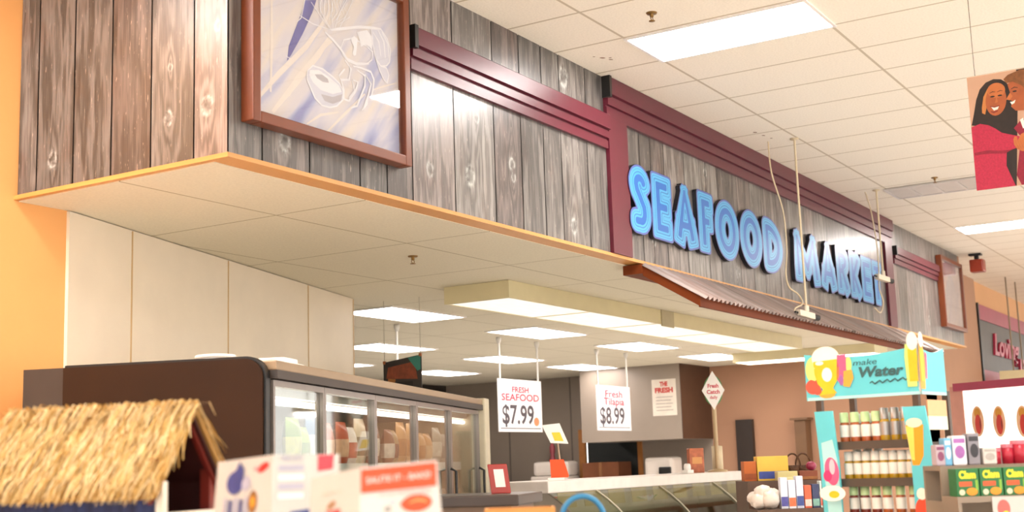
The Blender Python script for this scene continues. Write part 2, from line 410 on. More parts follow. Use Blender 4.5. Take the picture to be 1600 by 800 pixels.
# stepped maroon cornices
def cornice(n, x0, x1, z0, z1, capl=False):
    h = z1-z0; m = MB()
    pr = [(4.20, z0), (4.172, z0), (4.172, z0+h*.24), (4.180, z0+h*.255), (4.180, z0+h*.29), (4.158, z0+h*.30), (4.158, z0+h*.50), (4.168, z0+h*.515), (4.168, z0+h*.55), (4.142, z0+h*.565), (4.142, z1-.006), (4.148, z1), (4.20, z1)]
    a = [Vector((x0, y, z)) for y, z in pr]; b = [Vector((x1, y, z)) for y, z in pr]
    for i in range(len(pr)):
        j = (i+1) % len(pr); m.quad([a[i], b[i], b[j], a[j]], M_MAROON)
    m.quad(a, M_MAROON); m.quad(b[::-1], M_MAROON)
    o = struct('trim_%d' % n, m)
    if capl: part('end_cap', B((x0-.012, x0+.022), (4.132, 4.20), (z0+h*.47, z1+.004), M_BLACK), o, 'black end cap')
    return o
cornice(2, 5.83, 8.26, 3.853, 4.103, True)
cornice(3, 8.26, 15.73, 4.095, 4.398, True)
cornice(4, 15.80, 17.94, 3.885, 4.095, True)
struct('trim_5', B((8.27, 8.575), (4.168, 4.20), (3.089, 4.10), M_MAROON, .003))
struct('trim_6', B((15.41, 15.71), (4.168, 4.20), (3.089, 4.10), M_MAROON, .003))

# ================================================================== CEILING LIGHTS
def troffer(x, y, lx, ly, z, mlamp, label, group):
    t = thing('ceiling_light', label, 'light', (x+lx/2, y+ly/2, z), group)
    f = MB(); e = .022
    for a, b in (((x-e, x+lx+e), (y-e, y)), ((x-e, x+lx+e), (y+ly, y+ly+e)), ((x-e, x), (y, y+ly)), ((x+lx, x+lx+e), (y, y+ly))):
        f.box(W, a, b, (z-.012, z), M_FRAMEW)
    part('frame', f, t); part('diffuser', B((x, x+lx), (y, y+ly), (z-.008, z-.001), mlamp), t)
    return t
G1 = 'lights in the store ceiling'
for x, y, lb in ((7.60, 2.44, 'long white fluorescent panel in the store ceiling above the seafood lettering'),
                 (16.80, 2.42, 'white fluorescent panel far down the store ceiling beyond the hanging poster')):
    troffer(x, y, .57, 1.22, 4.4, M_LAMP, lb, G1)
k = 0
for x, y in ((2.70, 4.45), (1.46, 4.45), (-1.6, 2.44), (3.0, -.8), (7.6, -1.2), (12.2, -1.2), (16.8, -1.2), (-1.6, -1.2), (3.0, -4.9), (7.6, -4.9), (12.2, -4.9), (-1.6, -4.9), (16.8, -4.9)):
    troffer(x, y, .57, 1.22, 4.4, M_LAMP, 'white fluorescent panel in the store ceiling outside the picture', 'store lights outside the picture')
G2 = 'lights in the seafood department ceiling'
names = {(0, 0): 'white ceiling panel just right of the cream partition, nearest of the back row', (0, 1): 'white ceiling panel above the rods of the first hanging price sign',
         (0, 2): 'white ceiling panel above the rods of the second hanging price sign', (0, 3): 'white ceiling panel beside the diamond sign at the end of the near row',
         (1, 0): 'white ceiling panel low beside the partition above the dark poster', (1, 1): 'white ceiling panel partly behind the rod of the larger price sign',
         (1, 2): 'white ceiling panel between the two hanging price signs', (2, 0): 'white ceiling panel cut off by the partition, left of the dark poster', (2, 1): 'white ceiling panel behind the dark poster on its right side'}
for (r, c), lb in names.items():
    x0 = (9.38, 11.9, 14.42, 16.9)[c] if r == 0 else ((12.0, 14.65, 16.9)[c] if r == 1 else (13.3, 16.0)[c])
    y0 = (6.985, 9.14, 11.1)[r]
    troffer(x0, y0, 1.17, .60, 3.06, M_LAMPD, lb, G2)

# suspended valance box with five prismatic lenses
bx0, bx1, by0, by1, bz = 8.71, 15.60, 5.335, 5.955, 2.918
t = thing('light_box', 'long cream light box hung below the ceiling with five lit prismatic lenses', 'light', ((bx0+bx1)/2, (by0+by1)/2, bz))
m = MB()
m.box(W, (bx0, bx1), (by0, by0+.02), (bz, 3.058), M_CREAMMET).box(W, (bx0, bx1), (by1-.02, by1), (bz, 3.058), M_CREAMMET)
m.box(W, (bx0, bx0+.02), (by0+.02, by1-.02), (bz, 3.058), M_CREAMMET).box(W, (bx1-.02, bx1), (by0+.02, by1-.02), (bz, 3.058), M_CREAMMET)
m.box(W, (bx0+.02, bx1-.02), (by0+.02, by1-.02), (bz+.03, 3.05), M_CREAMMET)
part('housing', m, t)
n = 5; st = (bx1-bx0-.04)/n
for i in range(n):
    a = bx0+.02+i*st; part('lens', B((a+.012, a+st-.012), (by0+.025, by1-.025), (bz+.004, bz+.012), M_LENS), t)
    part('cross_bar', B((a-.012, a+.012), (by0+.02, by1-.02), (bz, bz+.03), M_CREAMMET), t)
part('seam_strap', B((11.52, 11.80), (by0-.012, by0), (bz-.02, 3.058), mat('grey_beige_strap', '#b9ad8c', .5)), t, 'greyer cover plate over a seam')
t = thing('light_box', 'short cream light box with a white lit underside beside the tan wall', 'light', (17.5, 5.9, 2.93))
m = MB(); m.box(W, (17.2, 17.22), (4.9, 6.9), (2.93, 3.058), M_CREAMMET).box(W, (17.78, 17.8), (4.9, 6.9), (2.93, 3.058), M_CREAMMET)
m.box(W, (17.22, 17.78), (4.9, 4.92), (2.93, 3.058), M_CREAMMET).box(W, (17.22, 17.78), (6.88, 6.9), (2.93, 3.058), M_CREAMMET).box(W, (17.22, 17.78), (4.92, 6.88), (2.96, 3.05), M_CREAMMET)
part('housing', m, t); part('lens', B((17.225, 17.775), (4.925, 6.875), (2.934, 2.942), M_LAMPD), t)

# return-air grille of five lens squares
t = thing('ceiling_vent', 'unlit grille of pale squares set in the store ceiling', 'vent', (14.03, 3.0, 4.4))
m = MB(); mv = mat('pale_grey_louvre', '#cfc9c4', .35, .03)
part('backing', B((13.77, 14.33), (2.46, 3.68), (4.392, 4.399), mat('grey_vent_backing', '#b3aca6', .5)), t)
for i in range(6):
    y = 2.46+i*.244; m.box(W, (13.77, 14.33), (y-.012, y+.012), (4.375, 4.392), mv)
m.box(W, (13.758, 13.782), (2.448, 3.692), (4.375, 4.392), mv).box(W, (14.318, 14.342), (2.448, 3.692), (4.375, 4.392), mv)
part('frame', m, t)
sl = MB()
for i in range(5):
    for kx in range(4):
        y0 = 2.475+i*.244; xx = 13.80+kx*.13
        sl.quad([Vector((xx, y0, 4.390)), Vector((xx+.10, y0, 4.378)), Vector((xx+.10, y0+.21, 4.378)), Vector((xx, y0+.21, 4.390))], mv)
part('slats', sl, t)

# ceiling stains (damaged tile corners) and sprinklers
ms = mat('brown_water_stain', '#7a5533', .9, .3, 40)
m = MB()
for (x, y, a, b) in ((7.86, 3.985, .022, .010), (7.93, 3.955, .018, .008), (7.80, 4.02, .010, .006), (7.89, 3.94, .012, .007)):
    m.ell(Fr((x, y, 4.3985), (1, 0, 0), (0, -1, 0), (0, 0, -1)), 0, 0, a, b, 0, ms, .7, 10)
tag(single('ceiling_stain', m, 'small brown chipped stain in the ceiling tile left of the long light', 'stain'), None)
m = MB()
for (x, y, a) in ((10.55, 3.9, .022), (10.70, 3.88, .018), (10.84, 3.86, .014)):
    m.ell(Fr((x, y, 4.3985), (1, 0, 0), (0, -1, 0), (0, 0, -1)), 0, 0, a, a*.6, 0, ms, .5, 10)
single('ceiling_stain', m, 'row of small brown stains beside the top of the first camera cable', 'stain')
mbr = mat('dull_brass', '#8a6a3a', .4, .1, metal=.7)
def sprinkler(x, y, z, label):
    t = thing('sprinkler', label, 'sprinkler', (x, y, z-.06), 'fire sprinklers')
    part('escutcheon', MB().lathe((x, y, z), [(0, -.008), (.032, -.008), (.036, 0)], mbr), t)
    m = MB().lathe((x, y, z), [(.012, 0), (.012, -.028), (.007, -.03)], mbr)
    m.tube([(x-.010, y, z-.026), (x-.017, y, z-.042), (x, y, z-.055)], .003, mbr, 6).tube([(x+.010, y, z-.026), (x+.017, y, z-.042), (x, y, z-.055)], .003, mbr, 6)
    part('nozzle', m, t); part('deflector', MB().lathe((x, y, z-.056), [(0, 0), (.02, .0), (.02, .003), (0, .003)], mbr), t)
sprinkler(7.231, 3.305, 4.4, 'brass sprinkler head left of the long ceiling light')
sprinkler(13.54, 3.10, 4.4, 'brass sprinkler head in front of the pale ceiling grille')
sprinkler(7.253, 5.212, 3.06, 'brass sprinkler head under the wooden fascia in the low ceiling')
sprinkler(19.9, 3.30, 4.4, 'small sprinkler head behind the far ceiling light')
# alarm strobe
t = thing('alarm_strobe', 'red alarm lamp hanging from the store ceiling', 'alarm', (19.3, 3.93, 4.13))
part('bracket', B((19.24, 19.36), (3.86, 4.03), (4.372, 4.398), M_BLACK).box(W, (19.28, 19.33), (3.90, 3.96), (4.30, 4.375), M_BLACK), t, 'black mounting bracket')
part('lamp', B((19.2, 19.40), (3.83, 4.02), (4.13, 4.31), mat('red_alarm_plastic', '#8e2c10', .3, .1), .02), t, 'red lamp body')

# ================================================================== LETTERS
FACE = stripes_mat(); M_NAVY = mat('black_letter_back', '#12131c', .4, .1)
def seg(*p): return [(p[i], p[i+1]) for i in range(len(p)-1)]
def arc(cx, cy, rx, ry, a0, a1, n=18):
    return [(cx+rx*math.cos(math.radians(a0+(a1-a0)*i/n)), cy+ry*math.sin(math.radians(a0+(a1-a0)*i/n))) for i in range(n+1)]
def glyph(ch, w, r):
    x0, x1, y0, y1 = r, w-r, r, 1-r; ym = .5
    if ch == 'S':
        p = arc((x0+x1)/2, .72, (x1-x0)/2, y1-.72, 20, 180, 12)+[(x0+.02, .64), ((x0+x1)/2, .53), (x1-.01, .40)]+arc((x0+x1)/2, .31, (x1-x0)/2, .31-y0, 10, -100, 10)+[(x0, y0)]
        return seg(*p)
    if ch == 'E': return seg((x1, y1), (x0, y1), (x0, y0), (x1, y0))+seg((x0, ym), (x1-.01, ym))
    if ch == 'F': return seg((x1, y1), (x0, y1), (x0, y0))+seg((x0, ym+.02), (x1-.02, ym+.02))
    if ch == 'A': return seg((x0, y0), (w/2, y1+.05), (x1, y0))+seg((x0+.06, .34), (x1-.06, .34))
    if ch == 'O': return seg(*arc(w/2, .5, w/2-r, .5-r, 0, 360, 36))
    if ch == 'D': return seg((x0, y0), (x0, y1), (x0+.04, y1))+seg(*arc(x0+.04, .5, x1-x0-.04, .5-r, 90, -90, 20))+seg((x0+.04, y0), (x0, y0))
    if ch == 'M': return seg((x0, y0), (x0-.01, y1+.04), (w/2-.01, y0+.12), (x1-.10, y1+.04), (x1, y0))
    if ch == 'R': return seg((x0, y0), (x0, y1), (x1-.14, y1))+seg(*arc(x1-.16, .705, .15, y1-.705, 90, -90, 12))+seg((x1-.16, .50), (x0, .50))+seg((x0+.12, .5), (x1, y0))
    if ch == 'K': return seg((x0, y0), (x0, y1))+seg((x1, y1), (x0+.05, .5), (x1, y0))
    if ch == 'T': return seg((x0-.02, y1), (x1+.02, y1))+seg((w/2, y1), (w/2, y0))
def letter(ch, xa, xb, za, zb, label, r=.185):
    H = zb-za; sx = (xb-xa); w = sx/H/1.25                 # glyph space: 1 high, w wide, stretched sideways on the wall
    S = glyph(ch, w, r)
    def dist(x, y):
        best = 9.
        for (ax, ay), (bx, by) in S:
            dx, dy = bx-ax, by-ay; L = math.hypot(dx, dy) or 1e-6; ux, uy = dx/L, dy/L
            t = (x-ax)*ux+(y-ay)*uy; e = max(0, -t, t-L); pr = abs(-(x-ax)*uy+(y-ay)*ux)
            pw = 2.4 if ch in 'SOD' else 7.
            d = (e**pw+pr**pw)**(1/pw)
            if ch in 'AM': d /= 1-(.42 if ch == 'A' else .30)*max(0., min(1., (ay+(by-ay)*max(0, min(1, t/L))-.30)/.55)) if abs(by-ay) > .2 else 1.
            if d < best: best = d
        return best
    hs = .02; nx = int((w+.12)/hs)+1; ny = int(1.12/hs)+1
    g = [[dist(-.06+i*hs, -.06+j*hs) for i in range(nx+1)] for j in range(ny+1)]
    def build(lim):
        vid = {}; V = []; Dv = []; Fc = []
        def vert(key, x, y, d):
            if key not in vid: vid[key] = len(V); V.append((x, y)); Dv.append(d)
            return vid[key]
        for j in range(ny):
            for i in range(nx):
                c = [(i, j), (i+1, j), (i+1, j+1), (i, j+1)]; out = []
                for k in range(4):
                    p, q = c[k], c[(k+1) % 4]; dp, dq = g[p[1]][p[0]], g[q[1]][q[0]]
                    if dp <= lim: out.append(vert(p, -.06+p[0]*hs, -.06+p[1]*hs, dp))
                    if (dp <= lim) != (dq <= lim):
                        f = (lim-dp)/(dq-dp)
                        out.append(vert((min(p, q), max(p, q)), -.06+(p[0]+(q[0]-p[0])*f)*hs, -.06+(p[1]+(q[1]-p[1])*f)*hs, lim))
                if len(out) >= 3: Fc.append(out)
        return V, Dv, Fc
    def w3(p, y): return Vector((xa+p[0]/w*sx, y, za+p[1]*H))
    t = thing('sign_letter', label, 'letter', ((xa+xb)/2, 4.13, za), 'letters of the blue seafood sign')
    V, Dv, Fc = build(r)
    mb = MB(); mb.add([w3(p, 4.161) for p in V], Fc, FACE); o = part('face', mb, t)
    a = o.data.attributes.new('depth', 'FLOAT', 'POINT')
    a.data.foreach_set('value', [d/r for d in Dv])
    V, Dv, Fc = build(r+.005)
    mb = MB(); n = len(V); mb.add([w3(p, 4.163) for p in V]+[w3(p, 4.199) for p in V], Fc+[[q+n for q in f[::-1]] for f in Fc], M_NAVY)
    ec = {}
    for f in Fc:
        for a_, b_ in zip(f, f[1:]+f[:1]): ec[(a_, b_)] = 1
    mb.f += [[b_, a_, a_+n, b_+n] for (a_, b_) in ec if (b_, a_) not in ec]
    k = len(mb.f)-len(mb.m); mb.m += [0]*k; mb.s += [False]*k
    part('backing', mb, t, 'thick black side and back')
LZ0, LZ1 = 3.284, 3.814
for ch, xa, xb, lb in (('S', 8.43, 8.80, 'blue striped letter S that starts the seafood sign'), ('E', 8.805, 9.18, 'blue striped letter E after the S of the seafood sign'),
                       ('A', 9.185, 9.665, 'blue striped letter A in the first word between E and F'), ('F', 9.67, 10.01, 'blue striped letter F in the middle of the first sign word'),
                       ('O', 10.015, 10.565, 'blue striped letter O directly after the F'), ('O', 10.57, 11.12, 'blue striped letter O just before the D'),
                       ('D', 11.125, 11.65, 'blue striped letter D that ends the first sign word'), ('M', 11.95, 12.72, 'blue striped letter M that starts the second sign word'),
                       ('A', 12.725, 13.24, 'blue striped letter A after the M in the second sign word'), ('R', 13.245, 13.69, 'blue striped letter R in the second sign word'),
                       ('K', 13.695, 14.12, 'blue striped letter K in the second sign word'), ('E', 14.125, 14.55, 'blue striped letter E before the T in the second sign word'),
                       ('T', 14.555, 14.92, 'blue striped letter T at the very end of the sign')):
    letter(ch, xa*1.0134, xb*1.0134, LZ0, LZ1, lb)

# ================================================================== FRAMED PICTURES
M_CHERRY = mat('cherry_wood_frame', '#6e3314', .35, .1, 6, stretch=(1, 1, 1))
def picture_mat(name, cols):
    t = NT(name); tc = t.n('ShaderNodeTexCoord'); mp = t.n('ShaderNodeMapping')
    mp.vector_type = 'TEXTURE'; mp.inputs['Rotation'].default_value = (0, math.radians(-49), 0); mp.inputs['Scale'].default_value = (2.2, 1, .36)
    t.l(tc.outputs['Object'], mp.inputs[0])
    nz = t.n('ShaderNodeTexNoise'); nz.inputs['Scale'].default_value = 2.0; nz.inputs['Detail'].default_value = 3; nz.inputs['Distortion'].default_value = .25
    t.l(mp.outputs[0], nz.inputs[0])
    c = t.ramp(nz.outputs[0], [(p, lin(q)) for p, q in zip((.30, .41, .50, .60, .74), cols)])
    t.l(c, t.b.inputs['Base Color']); t.b.inputs['Roughness'].default_value = .6; return t.m
M_CLOTH = picture_mat('lavender_cloth_print', ('#6f74b4', '#a3a9cc', '#cbc8d2', '#d8cfc8', '#b4b8d4')); M_CLOTH2 = picture_mat('rosy_cloth_print', ('#a08c9a', '#bdb0ba', '#d0c0c2', '#dcc9c4', '#b8b2c0')); M_ETCH = mat('white_etched_line', '#e4e4ea', .7, .02); M_ETCH2 = mat('pale_etched_wash', '#cccddb', .7, .03); M_ASH = mat('ash_etched_wash', '#b4b0b8', .7, .03); M_RAY = mat('cream_cloth_ray', '#ded6d0', .7, .03); M_VIO = mat('violet_fold', '#55559a', .6, .2, 6)
M_PGL = glass('picture_glass')
ART = dict(
fold=[(0.301, 0.678), (0.324, 0.759), (0.4, 0.789), (0.374, 0.706), (0.306, 0.548), (0.234, 0.405), (0.204, 0.354), (0.215, 0.445)],
shell=[(0.334, 0.338), (0.371, 0.382), (0.439, 0.384), (0.508, 0.358), (0.556, 0.331), (0.58, 0.295), (0.576, 0.239), (0.533, 0.19), (0.484, 0.166), (0.43, 0.162), (0.383, 0.193), (0.35, 0.254), (0.33, 0.289)],
shell_hi=[(0.351, 0.349), (0.412, 0.369), (0.48, 0.349), (0.549, 0.322), (0.57, 0.286), (0.506, 0.254), (0.424, 0.253), (0.37, 0.284), (0.347, 0.318)],
shell_lip=[(0.424, 0.229), (0.506, 0.236), (0.574, 0.275), (0.562, 0.229), (0.506, 0.194), (0.45, 0.195)],
shell_eye=[(0.384, 0.334), (0.432, 0.349), (0.473, 0.335), (0.479, 0.313), (0.438, 0.306), (0.4, 0.315)],
disk=[(0.567, 0.555), (0.589, 0.613), (0.655, 0.649), (0.743, 0.636), (0.803, 0.612), (0.794, 0.558), (0.756, 0.52), (0.681, 0.489), (0.616, 0.492), (0.58, 0.517)],
drip=[(0.64, 0.631), (0.662, 0.664), (0.691, 0.656), (0.683, 0.596), (0.676, 0.55), (0.66, 0.538), (0.65, 0.553), (0.661, 0.595)],
drip2=[(0.685, 0.697), (0.76, 0.737), (0.805, 0.702), (0.796, 0.622), (0.773, 0.64), (0.743, 0.64), (0.713, 0.613), (0.706, 0.654)],
claw1=[(0.791, 0.761), (0.868, 0.783), (0.917, 0.736), (0.941, 0.672), (0.933, 0.591), (0.907, 0.557), (0.863, 0.542), (0.821, 0.58), (0.804, 0.664)],
claw2=[(0.821, 0.58), (0.863, 0.542), (0.907, 0.544), (0.925, 0.504), (0.911, 0.448), (0.885, 0.459), (0.855, 0.507)],
claw1a=[(0.806, 0.741), (0.851, 0.693), (0.864, 0.607)],
claw1b=[(0.845, 0.768), (0.89, 0.707), (0.899, 0.606)],
claw1c=[(0.876, 0.766), (0.921, 0.705), (0.927, 0.615)],
arm=[(0.497, 0.642), (0.554, 0.669), (0.626, 0.701), (0.715, 0.74), (0.806, 0.767), (0.868, 0.783)],
arm2=[(0.455, 0.614), (0.511, 0.585), (0.56, 0.553), (0.609, 0.502), (0.681, 0.495), (0.771, 0.527)],
f1=[(0.594, 0.491), (0.637, 0.449), (0.621, 0.376), (0.564, 0.358), (0.55, 0.378), (0.593, 0.435)],
f2=[(0.564, 0.358), (0.584, 0.303), (0.584, 0.247), (0.619, 0.246), (0.664, 0.315), (0.643, 0.383)],
f3=[(0.652, 0.473), (0.711, 0.479), (0.785, 0.479), (0.807, 0.435), (0.798, 0.369), (0.782, 0.313)],
f4=[(0.681, 0.457), (0.74, 0.439), (0.738, 0.375), (0.708, 0.303), (0.677, 0.232), (0.633, 0.207)],
f5=[(0.74, 0.451), (0.784, 0.402), (0.76, 0.319), (0.721, 0.22)],
f6=[(0.65, 0.385), (0.687, 0.384), (0.671, 0.329), (0.62, 0.264)],
f7=[(0.76, 0.319), (0.751, 0.266), (0.713, 0.215)],
web1=[(0.281, 0.652), (0.374, 0.633), (0.497, 0.642)],
web2=[(0.195, 0.38), (0.221, 0.373)],
web3=[(0.321, 0.758), (0.294, 0.639), (0.267, 0.606)],
web4=[(0.497, 0.642), (0.429, 0.727), (0.416, 0.795)],
web5=[(0.512, 0.659), (0.499, 0.741), (0.514, 0.833)],
web6=[(0.526, 0.664), (0.555, 0.762), (0.614, 0.873)],
web7=[(0.361, 0.762), (0.415, 0.709), (0.483, 0.649)],
web8=[(0.554, 0.669), (0.598, 0.753), (0.658, 0.89)],
ray1=[(0.112, 0.032), (0.252, 0.235), (0.413, 0.466), (0.497, 0.605)],
ray2=[(0.034, 0.1), (0.15, 0.261), (0.332, 0.486), (0.499, 0.753)],
ray3=[(0.213, 0.153), (0.258, 0.261), (0.413, 0.478), (0.511, 0.585)],
ray4=[(0.1, 0.142), (0.108, 0.442), (0.108, 0.674)],
ray5=[(0.462, 0.013), (0.589, 0.157), (0.738, 0.325)],
ray6=[(0.328, 0.024), (0.422, 0.104), (0.547, 0.157)],
ray7=[(0.798, 0.369), (0.892, 0.423), (0.987, 0.472)],
)
def picture(x0, x1, z0, z1, label, second=False):
    yb, yf = 4.198, 4.118; e = .055
    t = thing('framed_picture', label, 'picture', ((x0+x1)/2, yb, z0), 'framed shellfish prints on the fascia')
    m = MB()
    m.box(W, (x0, x0+e), (yf, yb), (z0, z1), M_CHERRY, .006).box(W, (x1-e, x1), (yf, yb), (z0, z1), M_CHERRY, .006)
    m.box(W, (x0+e, x1-e), (yf, yb), (z0, z0+e), M_CHERRY, .006).box(W, (x0+e, x1-e), (yf, yb), (z1-e, z1), M_CHERRY, .006)
    part('frame', m, t)
    part('print', B((x0+e, x1-e), (4.165, 4.172), (z0+e, z1-e), M_CLOTH2 if second else M_CLOTH), t)
    fr = Fr((x0+e, 4.164, z0+e), (1, 0, 0), (0, 0, 1), (0, -1, 0)); a, b = x1-x0-2*e, z1-z0-2*e
    d = MB()
    def P(pts): return [(x*a, y*b) for x, y in pts]
    if second:
        for k in range(16):
            x = .12+.05*k; d.stroke(fr, P([(x*.8+.1, .05), (x, .35+.02*(k % 3)), (.5+(x-.5)*.5, .66), (.5+(x-.5)*.2, .8)]), .012+.006*(k % 3), .0008+k*.00004, M_ETCH2 if k % 2 else M_ASH)
        d.stroke(fr, P([(.22, .98), (.27, .7), (.24, .4)]), .05, .0006, mat('rose_fold', '#b98a92', .6, .1)); d.stroke(fr, P([(.35, .62), (.45, .78), (.6, .80), (.72, .66), (.74, .5)]), .02, .0018, M_ASH)
    else:
        a_ = ART
        d.poly(fr, P(a_['fold']), .0002, M_VIO)
        for n_, (k, wd) in enumerate((('ray1', .035), ('ray2', .03), ('ray3', .022), ('ray4', .02), ('ray5', .016), ('ray6', .014), ('ray7', .010))): d.stroke(fr, P(a_[k]), wd, .0003+.00009*n_, M_RAY)
        d.poly(fr, P(a_['shell']), .0010, M_ETCH2); d.poly(fr, P(a_['shell_hi']), .0013, M_ETCH); d.poly(fr, P(a_['shell_lip']), .0014, M_ASH); d.poly(fr, P(a_['shell_eye']), .0016, M_ASH)
        d.stroke(fr, P(a_['shell']+a_['shell'][:1]), .009, .0018, M_ETCH)
        d.stroke(fr, P(a_['disk']+a_['disk'][:1]), .008, .0012, M_ETCH); d.poly(fr, P(a_['drip']), .0014, M_ETCH); d.poly(fr, P(a_['drip2']), .0014, M_ETCH)
        d.poly(fr, P(a_['claw1']), .0010, M_ETCH2); d.poly(fr, P(a_['claw2']), .0011, M_ETCH2)
        for n_, k in enumerate(('claw1', 'claw2')): d.stroke(fr, P(a_[k]+a_[k][:1]), .008, .0016+.00006*n_, M_ETCH)
        for n_, k in enumerate(('claw1a', 'claw1b', 'claw1c')): d.stroke(fr, P(a_[k]), .010, .00175+.00006*n_, M_ETCH)
        for n_, k in enumerate(('arm', 'arm2')): d.stroke(fr, P(a_[k]), .016, .0020+.00006*n_, M_ETCH)
        for n_, k in enumerate(('f1', 'f2', 'f3', 'f4', 'f5', 'f6', 'f7')): d.stroke(fr, P(a_[k]), .013, .0022+.00006*n_, M_ETCH)
        for k in ('web1', 'web2', 'web3', 'web4', 'web5', 'web6', 'web7', 'web8'): d.stroke(fr, P(a_[k]), .006, .0027, M_ETCH)
        for i in range(8): d.stroke(fr, P([(.43+.018*i, .70), (.42+.03*i, .76+.01*(i % 2)), (.44+.02*i, .83), (.40+.035*i, .97)]), .005, .0028+.00006*i, M_ETCH)
    part('etching', d, t)
    part('glazing', B((x0+e, x1-e), (4.138, 4.141), (z0+e, z1-e), M_PGL), t)
picture(4.47, 5.745, 3.255, 4.25, 'large shellfish print in a cherry wood frame at the near corner of the fascia')
picture(17.97, 19.20, 3.27, 4.25, 'cherry framed shellfish print at the far end of the fascia', True)

# ================================================================== AWNING
ax0, ax1 = 8.72, 15.76; at0 = (4.166, 3.045); at1 = (3.72, 2.775)
t = thing('awning', 'corrugated metal awning with brown wood edge under the blue seafood letters', 'awning', ((ax0+ax1)/2, 3.95, 2.7))
def tin_mat():
    t_ = NT('weathered_tin'); tc = t_.n('ShaderNodeNewGeometry'); mp = t_.n('ShaderNodeMapping'); mp.inputs['Scale'].default_value = (3.5, .5, .5); t_.l(tc.outputs['Position'], mp.inputs[0])
    nz = t_.n('ShaderNodeTexNoise'); nz.inputs['Scale'].default_value = 1.6; nz.inputs['Detail'].default_value = 5; t_.l(mp.outputs[0], nz.inputs[0])
    t_.l(t_.ramp(nz.outputs[0], [(.30, lin('#7d7068')), (.48, lin('#a89c98')), (.56, lin('#a8928a')), (.66, lin('#b9b0b0')), (.8, lin('#8d8078'))]), t_.b.inputs['Base Color'])
    t_.b.inputs['Metallic'].default_value = .55; t_.b.inputs['Roughness'].default_value = .38; return t_.m
TIN = tin_mat(); M_AWN = mat('redwood_edge_board', '#6c300e', .6, .12, 5, spec=.2, stretch=(.3, 1, 1))
m = MB(); N = 700; sl = Vector((0, at1[0]-at0[0], at1[1]-at0[1])).normalized(); nv = Vector((0, sl.z, -sl.y));
if nv.z < 0: nv = -nv
vs = []
for i in range(N+1):
    x = ax0-.01+(ax1-ax0+.02)*i/N; h = .014+.013*math.sin(2*math.pi*(x-ax0)/.082)
    for yz, ext in ((at0, 0), (at1, .055)):
        p = Vector((x, yz[0], yz[1]))+sl*ext
        vs += [p+nv*h, p+nv*(h-.003)]
m.add(vs, [(4*i, 4*i+2, 4*i+6, 4*i+4) for i in range(N)]+[(4*i+1, 4*i+5, 4*i+7, 4*i+3) for i in range(N)]+[(4*i+2, 4*i+3, 4*i+7, 4*i+6) for i in range(N)], TIN)
part('corrugated_sheet', m, t)
for x in (ax0, ax1-.03):
    fr = Fr((x, 0, 0), (0, 1, 0), (0, 0, 1), (1, 0, 0))
    part('side_board', MB().prism(fr, [(at0[0], at0[1]), (at0[0], at0[1]-.075), (at1[0], at1[1]-.075), (at1[0], at1[1])], 0, .03, M_AWN), t)
part('front_board', B((ax0+.03, ax1-.03), (3.72, 3.745), (2.70, 2.775), M_AWN), t)
for i in range(8):
    x = ax0+.5+i*.85
    fr = Fr((x, 0, 0), (0, 1, 0), (0, 0, 1), (1, 0, 0))
    part('rafter', MB().prism(fr, [(at0[0], at0[1]), (at0[0], at0[1]-.07), (3.75, 2.715), (3.75, 2.78)], 0, .03, M_AWN), t)
part('wall_cleat', B((ax0-.02, ax1), (4.166, 4.32), (2.985, 3.055), M_AWN), t)

# ================================================================== SECURITY CAMERAS
M_CORD = mat('cream_cable', '#d6c4a2', .5, .05); M_CAMB = mat('cream_camera_body', '#d8cdb8', .4, .03)
def sec_camera(x, y, zt, zb, lab, cl):
    t = thing('security_camera', lab, 'camera', (x, y, zb), 'ceiling cameras')
    part('pole', MB().tube([(x, y, zt), (x+.01, y, zb+.09)], .010, M_CORD), t)
    part('mount', MB().lathe((x, y, zt), [(0, -.01), (.035, -.01), (.04, -.0005)], M_CORD).tube([(x+.01, y, zb+.11), (x+.01, y, zb+.06)], .024, M_CAMB), t)
    ax = Vector((.95, -.25, -.10)).normalized(); fr = Fr((x, y, zb+.03), ax, (.25, .95, 0), Vector((0, 0, 1)))
    b = part('body', MB().box(fr, (-.13, .10), (-.027, .027), (-.027, .027), M_CAMB, .006), t)
    part('lens_hood', MB().tube([fr.p(.10, 0, 0), fr.p(.18, 0, 0)], [.023, .027], M_BLACK, 14), t, 'black lens barrel')
    part('cable_plug', MB().tube([fr.p(-.13, 0, 0), fr.p(-.17, 0, 0)], .009, M_BLACK, 8), t)
    return t
sec_camera(10.988, 3.70, 4.399, 2.79, 'cream security camera hanging in front of the awning', 0)
sec_camera(13.76, 3.77, 4.399, 3.41, 'cream security camera hanging in front of the last letters', 0)
def smooth(pts, n=6):
    P = [Vector(p) for p in pts]; P = [P[0]]+P+[P[-1]]; o = []
    for i in range(1, len(P)-2):
        for k in range(n):
            t = k/n; o.append(.5*((2*P[i])+(-P[i-1]+P[i+1])*t+(2*P[i-1]-5*P[i]+4*P[i+1]-P[i+2])*t*t+(-P[i-1]+3*P[i]-3*P[i+1]+P[i+2])*t**3))
    return o+[P[-2]]
single('cable', MB().tube(smooth([(10.95, 3.93, 4.399), (10.90, 3.9, 4.1), (11.076, 3.88, 3.78), (11.05, 3.86, 3.43), (10.93, 3.84, 3.2), (10.99, 3.84, 3.08), (11.1, 3.8, 3.02), (11.05, 3.75, 2.93), (10.83, 3.74, 2.87), (10.81, 3.745, 2.845)]), .007, M_CORD), 'wavy cream cable looping down to the camera by the awning', 'cable', 'camera cables')
